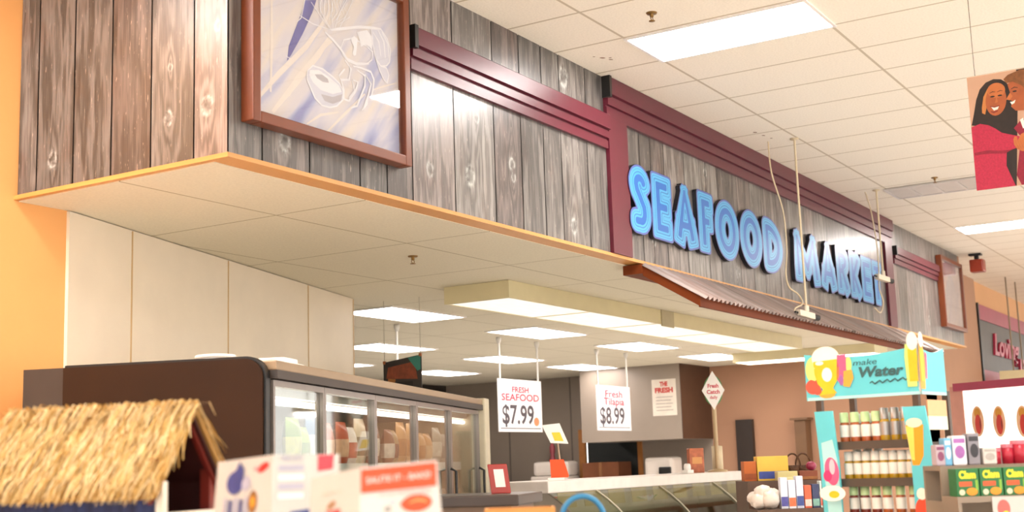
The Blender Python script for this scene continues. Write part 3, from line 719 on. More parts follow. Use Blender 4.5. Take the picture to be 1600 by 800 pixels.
single('cable', MB().tube(smooth([(13.80, 3.9, 4.399), (13.96, 3.9, 4.22), (14.0, 3.88, 3.9), (14.02, 3.88, 3.6), (13.87, 3.85, 3.36), (13.98, 3.85, 3.22), (13.85, 3.85, 3.09), (13.6, 3.84, 3.12)]), .007, M_CORD), 'cream cable dangling past the camera by the last letters', 'cable', 'camera cables')
# ================================================================== HANGING POSTER (two people hugging)
px0, py0, pz0 = 7.8, 1.552, 3.10
t = thing('hanging_poster', 'large photo poster of two smiling people in pink hung from the ceiling', 'poster', (px0, 1.28, pz0))
pU = Vector((0.02, -1, 0)).normalized(); fr = Fr((px0, py0, pz0), pU, (0, 0, 1), Vector((-1, -.02, 0)))
pw, ph = .56, .685
part('board', MB().box(fr, (0, pw), (0, ph), (-.012, 0), mat('poster_edge', '#e3cdb6', .5)), t)
m = MB(); S = .27/364*1.0
def pc(x, y): return (max(0, (x-25-72*(y-115)/640)/364*.345), (755-y)/640*.685)     # picture drawing units
def pp(pts): return [pc(x, y) for x, y in pts]
PB = mat('poster_beige', '#c69f85', .5, .04); PH = mat('poster_dark_hair', '#1d110e', .5, .3, 30); PS = mat('poster_skin', '#a5562c', .5, .15, 12); PS2 = mat('poster_skin_warm', '#bb6a35', .5, .15, 12)
PP = mat('poster_pink_knit', '#b42345', .6, .15, 90); PP2 = mat('poster_pink_knit_deep', '#8c1532', .6, .15, 60); PW = mat('poster_white', '#f3e6de', .5); PHB = mat('poster_brown_hair', '#7a4a22', .5, .3, 30); PLT = mat('poster_lock', '#c07a3c', .5)
PLIP = mat('poster_lip', '#7c2a20', .5)
m.poly(fr, pp([(25, 118), (560, 118), (620, 755), (25, 755)]), .0005, PB)
m.poly(fr, pp([(318, 118), (560, 118), (560, 200), (340, 200)]), .0010, PH)
m.poly(fr, pp([(60, 390), (72, 330), (85, 250), (105, 195), (140, 162), (185, 150), (230, 158), (262, 180), (300, 250), (330, 330), (330, 440), (330, 755), (150, 755), (120, 430), (85, 395)]), .0015, PH)
m.poly(fr, pp([(120, 300), (128, 240), (150, 200), (175, 188), (160, 240), (148, 300), (140, 340), (122, 330)]), .0020, PLT)
m.ell(fr, *pc(203, 270), .058, .092, .0025, PS, -.12)
m.ell(fr, *pc(203, 215), .050, .045, .0026, PS2, -.12)
m.poly(fr, pp([(172, 300), (195, 308), (222, 304), (214, 322), (192, 326)]), .0032, PW); m.poly(fr, pp([(168, 297), (195, 304), (226, 300), (222, 306), (195, 310), (172, 303)]), .0033, PLIP)
m.poly(fr, pp([(172, 326), (192, 332), (216, 326), (214, 334), (192, 340), (176, 333)]), .0033, PLIP)
for ex in (182, 226):
    m.ell(fr, *pc(ex, 247), .013, .005, .0034, PH); m.stroke(fr, pp([(ex-18, 226), (ex, 220), (ex+16, 224)]), .004, .0034, PH)
m.poly(fr, pp([(206, 245), (214, 282), (196, 286), (200, 270)]), .0031, PS2)
# second person, face turned to the first
m.poly(fr, pp([(268, 190), (300, 175), (400, 190), (420, 330), (370, 350), (320, 345), (292, 318), (300, 290), (270, 270), (285, 240)]), .0028, PS)
m.poly(fr, pp([(262, 275), (285, 240), (300, 262), (285, 282)]), .0029, PS2)
m.poly(fr, pp([(245, 160), (270, 140), (340, 122), (420, 130), (450, 230), (400, 260), (350, 210), (300, 182), (262, 185)]), .0036, PHB)
m.poly(fr, pp([(286, 292), (302, 292), (318, 284), (312, 302), (296, 308)]), .0036, PW); m.ell(fr, *pc(312, 237), .012, .005, .0036, PH); m.stroke(fr, pp([(290, 222), (310, 214), (330, 220)]), .005, .0036, PH)
# pink jumpers, arms and hands
m.poly(fr, pp([(60, 400), (110, 388), (160, 402), (200, 425), (240, 455), (310, 478), (350, 490), (345, 545), (300, 556), (270, 560), (270, 640), (325, 755), (95, 755), (70, 540)]), .0040, PP)
m.poly(fr, pp([(80, 545), (160, 540), (230, 552), (300, 556), (262, 572), (160, 560), (82, 560)]), .0044, PP2)
m.poly(fr, pp([(310, 440), (350, 400), (440, 390), (560, 420), (600, 755), (360, 755), (330, 700), (345, 560), (350, 490)]), .0042, PP2)
m.poly(fr, pp([(345, 400), (362, 390), (380, 440), (364, 450)]), .0046, PW)
m.poly(fr, pp([(308, 500), (316, 484), (330, 490), (332, 512), (352, 478), (372, 470), (400, 480), (430, 520), (400, 575), (360, 572), (330, 556), (312, 530)]), .0050, PS2)
for i in range(4): m.stroke(fr, pp([(318+i*16, 505+i*5), (330+i*16, 535+i*6), (345+i*16, 562)]), .0016, .0054, PS)
part('photo_print', m, t)
mw = mat('wire_grey', '#7a6c5c', .4, metal=.6)
for uu in (.046, pw-.046):
    a = fr.p(uu, ph, -.006)
    hk = part('hanging_wire', MB().tube([a+Vector((0, 0, -.012)), a+Vector((.003, 0, .03)), a+Vector((-.003, 0, .05)), Vector((a.x, a.y, 4.399))], .0022, mw, 6), t)

# ================================================================== SIGN BOARD ON THE FAR WALL
t = thing('wall_sign', 'dark sign board with pink script and maroon rails on the far wall', 'sign', (25, 4.5, 2.5))
sx0, sx1, sz0, sz1 = 22.25, 31., 2.70, 3.96; ys = 4.60
M_SLATE = mat('slate_board', '#4f4842', .5, .08, 4); M_PINKRAIL = mat('maroon_rail', '#a13d52', .45, .06)
part('board', B((sx0+.06, sx1), (ys+.02, 4.65), (sz0, sz1), M_SLATE), t)
part('top_rail', B((sx0+.02, sx1), (ys-.0, 4.65), (sz1-.20, sz1+.05), M_PINKRAIL), t); part('bottom_rail', B((sx0+.02, sx1), (ys-.0, 4.65), (sz0-.04, sz0+.22), M_PINKRAIL), t)
part('end_board', B((sx0, sx0+.07), (ys-.02, 4.65), (sz0-.05, sz1+.06), M_BLACK), t, 'black end edge')
frs = Fr((0, ys+.018, 0), (1, 0, 0), (0, 0, 1), (0, -1, 0)); mp_ = mat('crimson_script', '#b02a4a', .4)
part('lettering', MB().text(frs, 'Loving', .52, .004, mp_, 2.15, shear=.2, bold=.012, x=24.35, y=3.38, ext=.03).text(frs, 'Bakery', .52, .004, mp_, 3.2, shear=.2, bold=.012, x=26.9, y=3.05, ext=.03), t, 'crimson raised script')
t = thing('light_box', 'small cream light box hung on cables before the dark wall sign', 'light', (22.6, 4.14, 2.62))
part('housing', B((22.05, 24.2), (3.86, 4.30), (2.68, 2.86), M_CREAMMET, .01), t); part('lens', B((22.09, 24.16), (3.89, 4.27), (2.668, 2.679), M_LAMPD), t)
for x in (22.3, 23.1): part('cable', MB().tube([(x, 4.12, 2.86), (x, 4.12, 4.399)], .012, mat('grey_cable', '#8c7a62', .5), 6), t)

# ================================================================== FAR LIT COOLER
t = thing('beverage_cooler', 'white lit cooler with product pictures under the far wall sign', 'cooler', (15.0, 3.5, 0))
cA, cB = at(1503, 610, 13.5), at(1625, 618, 12.7); cA.z = cB.z = 0; cu = (cB-cA).normalized(); cn = Vector((cu.y, -cu.x, 0))
if cn.dot(CAM-cA) < 0: cn = -cn
fr = Fr(cA, cu, (0, 0, 1), cn); cw = 1.05; BASE[t.name] = cA; t.location = cA
mco = mat('pink_beige_cabinet', '#c98f7e', .5); zt = 2.25
part('cabinet', MB().box(fr, (-.16, 0), (0, zt+.02), (-.6, 0), mco).box(fr, (cw, cw+.08), (0, zt), (-.6, 0), mco).box(fr, (0, cw), (0, zt), (-.6, -.05), mco), t)
part('top_rail', MB().box(fr, (-.09, cw+.09), (zt-.03, zt+.05), (-.6, .03), M_PINKRAIL), t)
part('lit_panel', MB().box(fr, (0, cw), (.6, zt-.03), (-.04, -.01), emis('lit_white_panel', '#fff4e8', .5)), t, 'glowing white panel')
m = MB()
for i, x in enumerate((.16, .42, .70)):
    m = MB(); c0 = fr.at(x, 1.90-.012*i, -.009)
    m.ell(c0, 0, 0, .075, .155, .001, mat('bottle_print_tan', '#dfae88', .5)); m.ell(c0, 0, .085, .040, .05, .002, mat('bottle_print_gold', '#c98a2e', .5)); m.ell(c0, .004, -.03, .040, .10, .0025, mat('bottle_print_red', '#c0392f', .5)); m.ell(c0, .028, -.03, .006, .05, .003, mat('bottle_print_dark', '#54342c', .5)); part('product_picture', m, t)

# ================================================================== REFRIGERATED GLASS-DOOR CASE
FA = Vector((4.621, 4.162, 0)); fu = Vector((.941, .339, 0)).normalized(); fb = Vector((-fu.y, fu.x, 0)); FL, FD, FH = 4.39, 1.25, 2.15
ff = Fr(FA, fu, fb, (0, 0, 1))                     # u along the front, v to the back, n up
t = thing('glass_door_fridge', 'long refrigerated case with glass doors and a dark brown end panel', 'fridge', FA)
def rr(x0, x1, z0, z1, r, n=8):
    return [(x0+r-r*math.cos(math.pi/2*i/n), z1-r+r*math.sin(math.pi/2*i/n)) for i in range(n+1)]+[(x1, z1), (x1, z0), (x0, z0)]
fe = Fr(FA, fb, (0, 0, 1), -fu)
part('end_panel', MB().prism(fe, rr(.012, 1.03, 0.05, FH-.012, .09), 0, .05, M_BROWN), t, 'dark brown side panel')
part('panel_edge', MB().prism(fe, rr(0, 1.03, 0.03, FH, .10), -.012, .035, M_BLACK), t, 'black edge band')
part('rear_panel', MB().box(fe, (1.03, FD), (.05, FH-.01), (-.01, .035), mat('dark_grey_brown_panel', '#3a302a', .4)), t)
m = MB(); mi = mat('white_cooler_liner', '#e9e4dc', .4, .03)
m.box(ff, (0, FL), (FD-.06, FD), (0, 2.08), mi).box(ff, (0, FL), (.1, FD), (1.98, 2.10), mi).box(ff, (0, FL), (0, FD), (0, .35), mat('dark_kick', '#332d29', .5)).box(ff, (FL-.05, FL), (.06, FD), (.3, 2.05), mi)
part('cabinet', m, t)
part('canopy', MB().box(ff, (.02, FL), (-.03, .35), (2.085, 2.13), mat('tan_metal_canopy', '#9c8468', .35, .05, metal=.3), .006), t)
part('canopy_rail', MB().box(ff, (.02, FL), (-.035, .02), (2.045, 2.085), mat('dark_bronze_rail', '#3a302a', .5)), t, 'dark rail above the doors')
for z in (.75, 1.20, 1.62):
    part('shelf', MB().box(ff, (.03, FL-.06), (.16, FD-.08), (z-.015, z), M_STEEL).box(ff, (.03, FL-.06), (.155, .165), (z-.03, z+.03), M_WHITE), t)
part('lamp_tube', MB().tube([ff.p(.06, .13, 1.955), ff.p(FL-.1, .13, 1.955)], .016, emis('cooler_tube', '#fff6ee', 2.2)), t, 'lit fluorescent tube')
MU = [.03, .73, 1.60, 2.48, 3.37, 4.25]
M_DGL = glass('fridge_glass', '#f2f5f2'); M_DFR = mat('silver_door_frame', '#8f8680', .3, .04, metal=.6)
for a, b in zip(MU, MU[1:]):
    d = MB(); e = .024
    d.box(ff, (a, a+e), (-.01, .035), (.38, 2.04), M_DFR).box(ff, (b-e, b-.004), (-.01, .035), (.38, 2.04), M_DFR).box(ff, (a+e, b-e), (-.01, .035), (2.01, 2.04), M_DFR).box(ff, (a+e, b-e), (-.01, .035), (.38, .44), M_DFR)
    dd = part('door', d, t); part('door_glass', MB().box(ff, (a+e, b-e), (.008, .014), (.44, 2.01), M_DGL), dd)
    part('door_handle', MB().tube([ff.p(b-.05, -.012, 1.15), ff.p(b-.05, -.05, 1.17), ff.p(b-.05, -.05, 1.58), ff.p(b-.05, -.012, 1.60)], .010, M_BLACK), dd)
part('end_post', MB().box(ff, (4.29, FL+.06), (-.05, FD), (0, 2.14), mat('cream_end_post', '#d9cfb4', .45), .012), t, 'cream end post')
# food inside: bags and boxes
def bag(p, w_, d_, h_, m1, m2):
    """crimped pillow bag standing up"""
    mb = MB(); nx, nz = 8, 8
    for sgn in (-1, 1):
        vs = []
        for j in range(nz+1):
            for i in range(nx+1):
                u, v = i/nx, j/nz; b = (math.sin(math.pi*u)**.6)*(math.sin(math.pi*min(1, v*1.0))**.5)
                vs.append(p+fu*((u-.5)*w_)+fb*(sgn*d_/2*b)+Vector((0, 0, v*h_)))
        k = nx+1
        fsx = [(j*k+i, j*k+i+1, (j+1)*k+i+1, (j+1)*k+i) for j in range(nz) for i in range(nx)]
        if sgn > 0: fsx = [f[::-1] for f in fsx]
        lo = [f for q, f in enumerate(fsx) if not (2 <= q//nx <= 4)]; hi = [f for q, f in enumerate(fsx) if 2 <= q//nx <= 4]
        mb.add(vs, lo, m1, True); mb.add(vs, hi, m2, True)
    return mb
PAL = {0: [('#7a9a2c', '#b9b84c'), ('#9ab03e', '#6c8a2a'), ('#a9743a', '#d2b68a')], 1: [('#c8572c', '#e9b48a'), ('#e9e2da', '#c1502c'), ('#5f82b4', '#dfe6ee')], 2: [('#8d5a44', '#e6d9cc'), ('#b99a74', '#7a3d2c'), ('#e2cdb4', '#8a6a4c')], 3: [('#d9aa78', '#c48a52'), ('#cf9c68', '#e2bd92'), ('#d8a470', '#b97c46')], 4: [('#b9b1a4', '#8f8a80'), ('#c6c0b4', '#a09888'), ('#aaa294', '#d0c8ba')]}
DN = ['first', 'second', 'third', 'fourth', 'fifth']; CN = [['leaf green', 'olive green', 'tan'], ['orange', 'white and orange', 'blue'], ['brown', 'tan and brown', 'cream'], ['pale orange', 'orange tan', 'amber'], ['grey', 'light grey', 'dull grey']]
for di, (a, b) in enumerate(zip(MU, MU[1:])):
    for zi, z in enumerate((1.62, 1.20)):
        if zi == 1 and di < 2: continue
        x = a+.06; k = 0
        while x < b-.16:
            w_ = random.uniform(.13, .19); h_ = random.uniform(.23, .32); pi = 0 if x < 1.02 else 1 if x < 1.85 else 2 if x < 2.75 else 3 if x < 3.6 else 4; c1, c2 = PAL[pi][k % 3]; v = random.uniform(.225, .27)
            lab = f'{CN[pi][k % 3]} bag, {DN[k]} on the {"upper" if zi == 0 else "lower"} shelf behind the {DN[di]} fridge door'
            m = bag(ff.p(x+w_/2, v, z), w_*.96, .10, h_, mat('bag_'+c1, c1, .3, .15, 12), mat('bag_'+c2, c2, .3, .2, 20))
            single('food_bag', m, lab, 'food bag', 'food bags in the fridge'); x += w_+.005; k += 1
# things on top of the case
single('light_fixture_tray', MB().box(ff, (.06, .52), (.02, .20), (2.131, 2.145), M_WHITE, .006).box(ff, (.30, .48), (.04, .18), (2.145, 2.17), M_WHITE, .006), 'white plastic tray lying on top of the fridge', 'tray')
m = MB()
for k in range(3): m.tube([ff.p(.16+.10*math.cos(a)*.9, .34+.09*math.sin(a), 2.108+.022*k+.02) for a in [i*.35 for i in range(19)]], .011, M_BLACK if k == 1 else M_WHITE, 6)
single('cable_coil', m, 'black and white cable coil on top of the fridge', 'cable')
# ================================================================== HANGING SIGNS IN THE DEPARTMENT
M_ROD = mat('white_rod', '#dcd8cf', .4); M_PINKT = mat('faded_red_print', '#e0485c', .6, .06); M_DK = mat('dark_grey_print', '#4a4248', .6, .08)
def price_sign(x0, x1, z0, z1, label, heads, price, dot):
    y = 7.85; t = thing('price_sign', label, 'sign', ((x0+x1)/2, y, z0), 'hanging price signs')
    part('board', B((x0, x1), (y-.006, y+.006), (z0, z1), mat('white_sign_board', '#f2eeee', .5, .02), .002), t)
    for x in (x0+.06, x1-.06):
        rd = part('rod', MB().tube([(x, y, z1-.02), (x, y, 3.058)], .012, M_ROD), t); part('rod_cap', MB().lathe((x, y, 3.058), [(.03, 0), (.03, -.03), (.018, -.07), (0, -.07)], M_ROD), rd)
    fr = Fr(((x0+x1)/2, y-.006, (z0+z1)/2), (1, 0, 0), (0, 0, 1), (0, -1, 0)); w_, h_ = x1-x0, z1-z0; m = MB()
    for tx, sz, yy, wd in heads: m.text(fr, tx, sz, .004, M_PINKT, wd*w_, y=yy*h_, bold=.0018)
    m.text(fr, price, .30, .001, M_DK, .72*w_, y=-.19*h_, bold=.006, x=-.06*w_)
    if dot: m.ell(fr, .36*w_, -.30*h_, .06, .05, .001, mat('orange_print', '#e58a5c', .5))
    m.box(fr, (-.46*w_, .46*w_), (-.44*h_, -.425*h_), (.0005, .001), M_DK)
    part('print', m, t)
price_sign(12.50, 13.47, 1.99, 2.59, 'hanging white price sign nearest the fridge with red heading and 7.99', [('FRESH', .09, .30, .38), ('SEAFOOD', .11, .15, .86)], '$7.99', True)
price_sign(14.87, 15.83, 2.02, 2.60, 'hanging white price sign with red heading and 8.99 left of the diamond sign', [('Fresh', .13, .31, .5), ('Tilapia', .13, .14, .6)], '$8.99', False)
# dark poster hung on thin wires by the partition
t = thing('hanging_poster', 'small dark poster with a teal corner hung above the fridge', 'poster', (9.03, 6.62, 2.34))
fr = Fr((9.03, 6.825, 2.24), (0, -1, 0), (0, 0, 1), (-1, 0, 0)); m = MB()
part('board', MB().prism(fr, [(0, 0), (.40, 0), (.40, .325), (0, .28)], -.008, 0, mat('dark_poster_board', '#2b2624', .5)), t)
mr = mat('rust_print', '#7c3c24', .6, .25, 20)
m.poly(fr, [(.03, .14), (.36, .12), (.33, .27), (.05, .235)], .001, mr); m.poly(fr, [(.26, .305), (.395, .32), (.395, .20), (.36, .19)], .002, mat('teal_print', '#2f7a6e', .5)); m.poly(fr, [(.03, .03), (.10, .02), (.13, .13), (.05, .14)], .0015, mat('ochre_print', '#96602a', .6, .2)); m.box(fr, (.12, .31), (.06, .105), (.0005, .001), mat('black_print', '#181412', .6))
part('print', m, t)
for v, h in ((.01, .28), (.39, .325)):
    a = fr.p(v, h-.01, -.004); part('hanging_wire', MB().tube([a, Vector((a.x, a.y, 3.0)), Vector((a.x, a.y, 3.058))], .0035, mat('pale_wire', '#b9b09c', .4), 6), t)
    part('clip', MB().box(fr, (v-.012, v+.012), (h-.015, h+.012), (-.012, .004), mat('copper_clip', '#9a5a30', .4)), t)
t = thing('price_sign', 'hanging sign mostly hidden behind the small dark poster, only its white rod showing', 'sign', (10.62, 7.85, 2.2))
part('board', B((10.45, 10.80), (7.844, 7.856), (2.2, 2.42), M_WHITE), t); part('rod', MB().tube([(10.62, 7.85, 2.41), (10.62, 7.85, 3.058)], .012, M_ROD), t)
part('rod_cap', MB().lathe((10.62, 7.85, 3.058), [(.03, 0), (.03, -.03), (.018, -.07), (0, -.07)], M_ROD), t)
# paper notice on the bulkhead
t = thing('paper_notice', 'white paper notice with a red heading taped to the grey bulkhead', 'notice', (18.14, 8.41, 2.29))
fr = Fr((18.149, 8.615, 2.285), (0, -1, 0), (0, 0, 1), (-1, 0, 0)); part('sheet', MB().box(fr, (0, .40), (0, .55), (0, .004), mat('notice_paper', '#ddd3c4', .7)), t)
m = MB(); mrd = mat('red_notice_print', '#c1423a', .6); fr2 = fr.at(.2, .275, .004)
m.text(fr2, 'THE', .09, .001, mrd, .13, y=.20, bold=.006).text(fr2, 'FRESH', .10, .001, mrd, .30, y=.105, bold=.006)
for i in range(5): m.box(fr2, (-.14, .14-.03*(i % 2)), (.0-.05*i, .012-.05*i), (.0005, .001), mat('grey_notice_print', '#a79c90', .6))
part('print', m, t)

# ================================================================== BACK COUNTER AND MACHINES
single('back_counter', B((18.35, 19.26), (8.3, 9.3), (0, .95), mat('steel_counter', '#8d8780', .35, .05, metal=.5)).box(W, (18.3, 19.26), (8.25, 9.32), (.95, .99), M_STEEL), 'steel counter under the grey bulkhead', 'counter')
single('back_counter', B((18.4, 19.26), (10.56, 13.0), (0, 1.26), mat('dark_brown_counter', '#5b4a40', .5)).box(W, (18.36, 19.28), (10.55, 13.0), (1.26, 1.30), mat('brown_top', '#6e5a4c', .4)), 'dark counter along the rear grey wall', 'counter')
def machine(x, y, z, h, w_, label):
    t = thing('deli_slicer', label, 'machine', (x, y, z), 'white counter machines'); mw_ = mat('white_enamel', '#e0d6cb', .3, .03)
    fr = Fr((x, y, z), (0, -1, 0), (1, 0, 0), (0, 0, 1))
    part('body', MB().box(fr, (-w_/2, w_/2), (-.2, .2), (0, h*.35), mw_, .03).box(fr, (-w_/2+.03, w_/2), (-.16, .2), (h*.35, h), mw_, .06), t)
    part('opening', MB().box(fr, (w_*.06, w_*.44), (-.21, -.158), (h*.42, h*.78), M_BLACK, .02), t, 'black opening'); part('knob', MB().lathe(fr.p(w_*.30, -.2, h*.2), [(0, -.02), (.03, -.02), (.03, .0)], mat('red_knob', '#b5382c', .4), axis=(1, 0, 0)), t)
machine(18.75, 10.72, 1.30, .36, .70, 'white enamel machine with a dark opening left of the doorway')
machine(18.6, 8.72, .99, .68, .52, 'white enamel machine with a dark opening under the grey bulkhead')
t = thing('spray_bottle', 'red bottle standing on the counter by the rear grey wall', 'bottle', (19.1, 10.95, 1.30))
part('body', MB().lathe((19.1, 10.95, 1.30), [(0, 0), (.09, 0), (.095, .25), (.06, .38), (.035, .45), (.035, .5)], mat('dusty_red_plastic', '#a84a54', .4)), t); part('cap', MB().lathe((19.1, 10.95, 1.80), [(.045, 0), (.045, .1), (.02, .16), (0, .16)], mat('dusty_red_plastic', '#a84a54', .4)), t)
single('cardboard_box', B((18.75, 19.2), (9.55, 10.2), (0, 1.62), mat('brown_cardboard', '#7d4a2c', .8, .08)).box(W, (18.745, 19.205), (9.85, 9.9), (0, 1.622), mat('packing_tape', '#94643c', .5)), 'tall brown cardboard box standing in the doorway', 'box')

# ================================================================== SEAFOOD SERVICE CASE
t = thing('service_case', 'long seafood service case with a white canopy and sloping glass front', 'display case', (9.8, 5.1, 0))
cx0, cx1 = 8.05, 11.75; M_CG = glass('case_glass', '#dfe4d8')
part('base', B((cx0, cx1), (4.45, 5.2), (0, .85), mat('case_base_steel', '#8a8178', .35, .06, metal=.4)), t)
part('canopy', B((cx0, cx1), (4.66, 5.15), (1.405, 1.49), mat('white_canopy', '#d4cbc3', .4, .06, 9), .008), t)
part('back_panel', B((cx0, cx1), (5.14, 5.2), (.85, 1.405), M_STEEL), t)
frg = Fr((0, 0, 0), (0, 1, 0), (0, 0, 1), (1, 0, 0))
gp = [(4.30+.36*(i/8)**2.2, .9+.505*(i/8)) for i in range(9)]
part('glass_front', MB().prism(frg, gp+[(y+.008, z) for y, z in gp[::-1]], cx0, cx1, M_CG), t)
for x in (cx0, cx1-.02): part('end_glass', MB().prism(frg, gp+[(5.14, 1.405), (5.14, .92)], x, x+.02, mat('grey_end_panel', '#8f867b', .3)), t)
for i in range(3): part('glass_glint', MB().tube([Vector((cx0+.7+i*1.1, y-.01, z)) for y, z in gp], .007, mat('pale_glint', '#b5ad9a', .35), 6), t)  # pale tubes drawn as the sloping glints on the glass
part('deck', B((cx0, cx1), (4.40, 5.14), (.86, .92), mat('ice_bed', '#b7ac9a', .6, .35, 25, bump=.6, bscale=40)), t)
mty = mat('olive_price_card', '#a58c34', .5, .15, 30)
for i in range(9):
    x = cx0+.25+i*.39
    single('price_card', MB().box(Fr((x, 4.652, 1.33), (1, 0, 0), (0, .1, 1), (0, -1, .1)), (-.13, .13), (-.035, .072), (0, .004), mty), f'olive price card under the white canopy, {["first","second","third","fourth","fifth","sixth","seventh","eighth","ninth"][i]} from the fridge', 'price card', 'price cards under the seafood canopy')
for i in range(12):
    x = cx0+.2+i*.29; h = random.uniform(.05, .09)
    m = MB().blob((x, 4.85+random.uniform(-.1, .1), .92+h*.6), .12, .19, h, mat('fish_'+str(i % 3), ['#7d5f50', '#9a8a7a', '#5a4a3e'][i % 3], .35, .2, 15), 12, .05)
    single('seafood_portion', m, 'dull brown seafood portion on the ice bed inside the case', 'seafood', 'seafood on the ice bed')
CT = 1.49
def ontop(px, d, z):
    p = at(px, 740, d); p.z = z; return p
# orange tag sign with a clip arm and white-yellow card on the canopy
p = ontop(1003, 9.1, CT); p.y = max(4.72, p.y)
t = thing('sign_holder', 'bright orange price tag on a clip stand with a white and yellow card above', 'sign', p)
v = (CAM-p); v.z = 0; v.normalize(); uu = Vector((-v.y, v.x, 0)); fr = Fr(p, uu, (0, 0, 1), v)
part('foot', MB().box(fr, (-.09, .03), (0, .02), (-.04, .04), M_WHITE, .004), t)
part('tag', MB().prism(fr, [(-.065, .02), (.055, .02), (.065, .03), (.03, .15), (-.07, .15)][::1], .0, .01, mat('fluorescent_orange', '#f4541c', .5)), t, 'fluorescent orange tag')
part('arm', MB().tube([fr.p(.0, .02, -.012), fr.p(.0, .16, -.012), fr.p(-.015, .33, -.012)], .008, mat('tan_arm', '#a58c74', .4)), t)
part('card', MB().prism(fr, [(-.12, .40), (-.06, .27), (.07, .26), (.01, .41)], -.004, 0, M_WHITE), t, 'white card'); part('sticker', MB().poly(fr, [(-.05, .345), (-.03, .285), (.035, .28), (.01, .345)], .001, mat('yellow_sticker', '#f2cf3a', .5)), t, 'yellow sticker')
# diamond sign on a pole
p = at(1123, 740, 12.2); p.z = CT; p.y = 4.75; p.x = 11.32
t = thing('pole_sign', 'white diamond sign with red print and green border on a cream pole', 'sign', p)
v = (CAM-p); v.z = 0; v.normalize(); uu = Vector((-v.y, v.x, 0)); fr = Fr(p, uu, (0, 0, 1), v)
part('pole', MB().tube([fr.p(0, 0, -.008), fr.p(0, .62, -.008)], .020, mat('cream_pole', '#b9a07a', .4)), t); part('foot', MB().lathe(p, [(.09, 0), (.09, .015), (.02, .03)], mat('cream_pole', '#b9a07a', .4)), t)
m = MB(); m.prism(fr.at(0, .745, 0), [(.088*math.cos(a), .14*math.sin(a)) for a in [i*.26 for i in range(24)]], 0, .008, mat('green_border', '#4f8a52', .5)); part('border', m, t, 'green oval border')
part('diamond', MB().prism(fr.at(0, .745, .008), [(0, .18), (.105, 0), (0, -.18), (-.105, 0)], 0, .006, M_WHITE), t, 'white diamond')
m = MB(); f2 = fr.at(0, .745, .0145); mrr = mat('rose_print', '#cf5a66', .5)
m.text(f2, 'Fresh', .05, 0, mrr, .10, y=.04, bold=.002).text(f2, 'Catch', .05, 0, mrr, .12, y=-.015, bold=.002).text(f2, 'daily', .04, 0, mrr, .07, y=-.065, bold=.001); part('print', m, t)
single('seasoning_tin', MB().box(Fr((11.1, 4.86, CT), (.6, -.8, 0), (.8, .6, 0)), (-.075, .06), (-.05, .05), (0, .22), mat('orange_brown_tin', '#b5623c', .4, .3, 20), .006).box(Fr((11.1, 4.86, CT), (.6, -.8, 0), (.8, .6, 0)), (-.05, .04), (-.0515, -.05), (.08, .14), mat('tin_label', '#d99a5a', .5)), 'orange brown box beside the pole of the diamond sign', 'box')
single('paper_roll', MB().lathe((11.45, 4.80, CT), [(0, 0), (.05, 0), (.05, .235), (.02, .24), (.02, .23), (0, .23)], mat('cream_paper', '#d8c8a8', .7)), 'cream paper roll standing right of the orange brown box', 'paper roll')
single('tape_dispenser', MB().box(W, (10.72, 10.85), (4.78, 4.84), (CT, CT+.03), M_WHITE, .005).lathe((10.78, 4.79, CT+.05), [(0, 0), (.035, 0), (.035, .04), (0, .04)], M_WHITE, axis=(0, 1, 0)), 'small white tape dispenser on the canopy left of the orange brown box', 'dispenser')
# dark strip: pole against the tan wall
single('wall_post', MB().box(W, (19.20, 19.29), (7.45, 7.72), (0, 2.20), mat('black_post', '#2d231d', .5)), 'dark narrow post against the tan wall', 'post')
single('wall_shelf', MB().box(W, (19.05, 19.29), (6.55, 6.72), (1.3, 2.15), mat('olive_brown_shelf', '#6d4f34', .5)).box(W, (19.0, 19.29), (6.5, 6.77), (2.15, 2.18), mat('olive_brown_shelf', '#6d4f34', .5)).box(W, (19.1, 19.29), (6.58, 6.68), (0, 1.3), mat('olive_brown_shelf', '#6d4f34', .5)), 'narrow brown cabinet on the tan wall beside the turquoise rack', 'cabinet')
# counter at the left of the case with a red framed sign
cp = at(815, 760, 7.2); CZ2 = 1.455
f0 = Fr((cp.x, cp.y, 0), fu, fb, (0, 0, 1))
t = thing('service_counter', 'brown counter with a dark top between fridge and seafood case', 'counter', f0.p(0, 0, 0))
mbc = mat('brown_counter_front', '#7b6350', .5, .08)
part('body', MB().box(f0, (-.30, .32), (0, .7), (0, CZ2-.06), mbc), t); part('top', MB().box(f0, (-.34, .36), (-.05, .75), (CZ2-.06, CZ2), mat('dark_counter_top', '#3b2f28', .35), .01), t)
p = f0.p(.02, .12, CZ2); t = thing('sign_holder', 'tilted red framed sign with a white card on the brown counter', 'sign', p)
v = (CAM-p); v.z = 0; v.normalize(); uu = Vector((-v.y, v.x, 0)); fr = Fr(p, uu, Vector((0, 0, 1))-v*.15-uu*.12, v+Vector((0, 0, .15)))
part('frame', MB().box(fr, (-.055, .055), (.0, .165), (-.008, .0), mat('red_frame_plastic', '#a83a34', .4), .006), t); part('card', MB().box(fr, (-.025, .03), (.035, .135), (.0, .002), M_WHITE), t, 'white card')
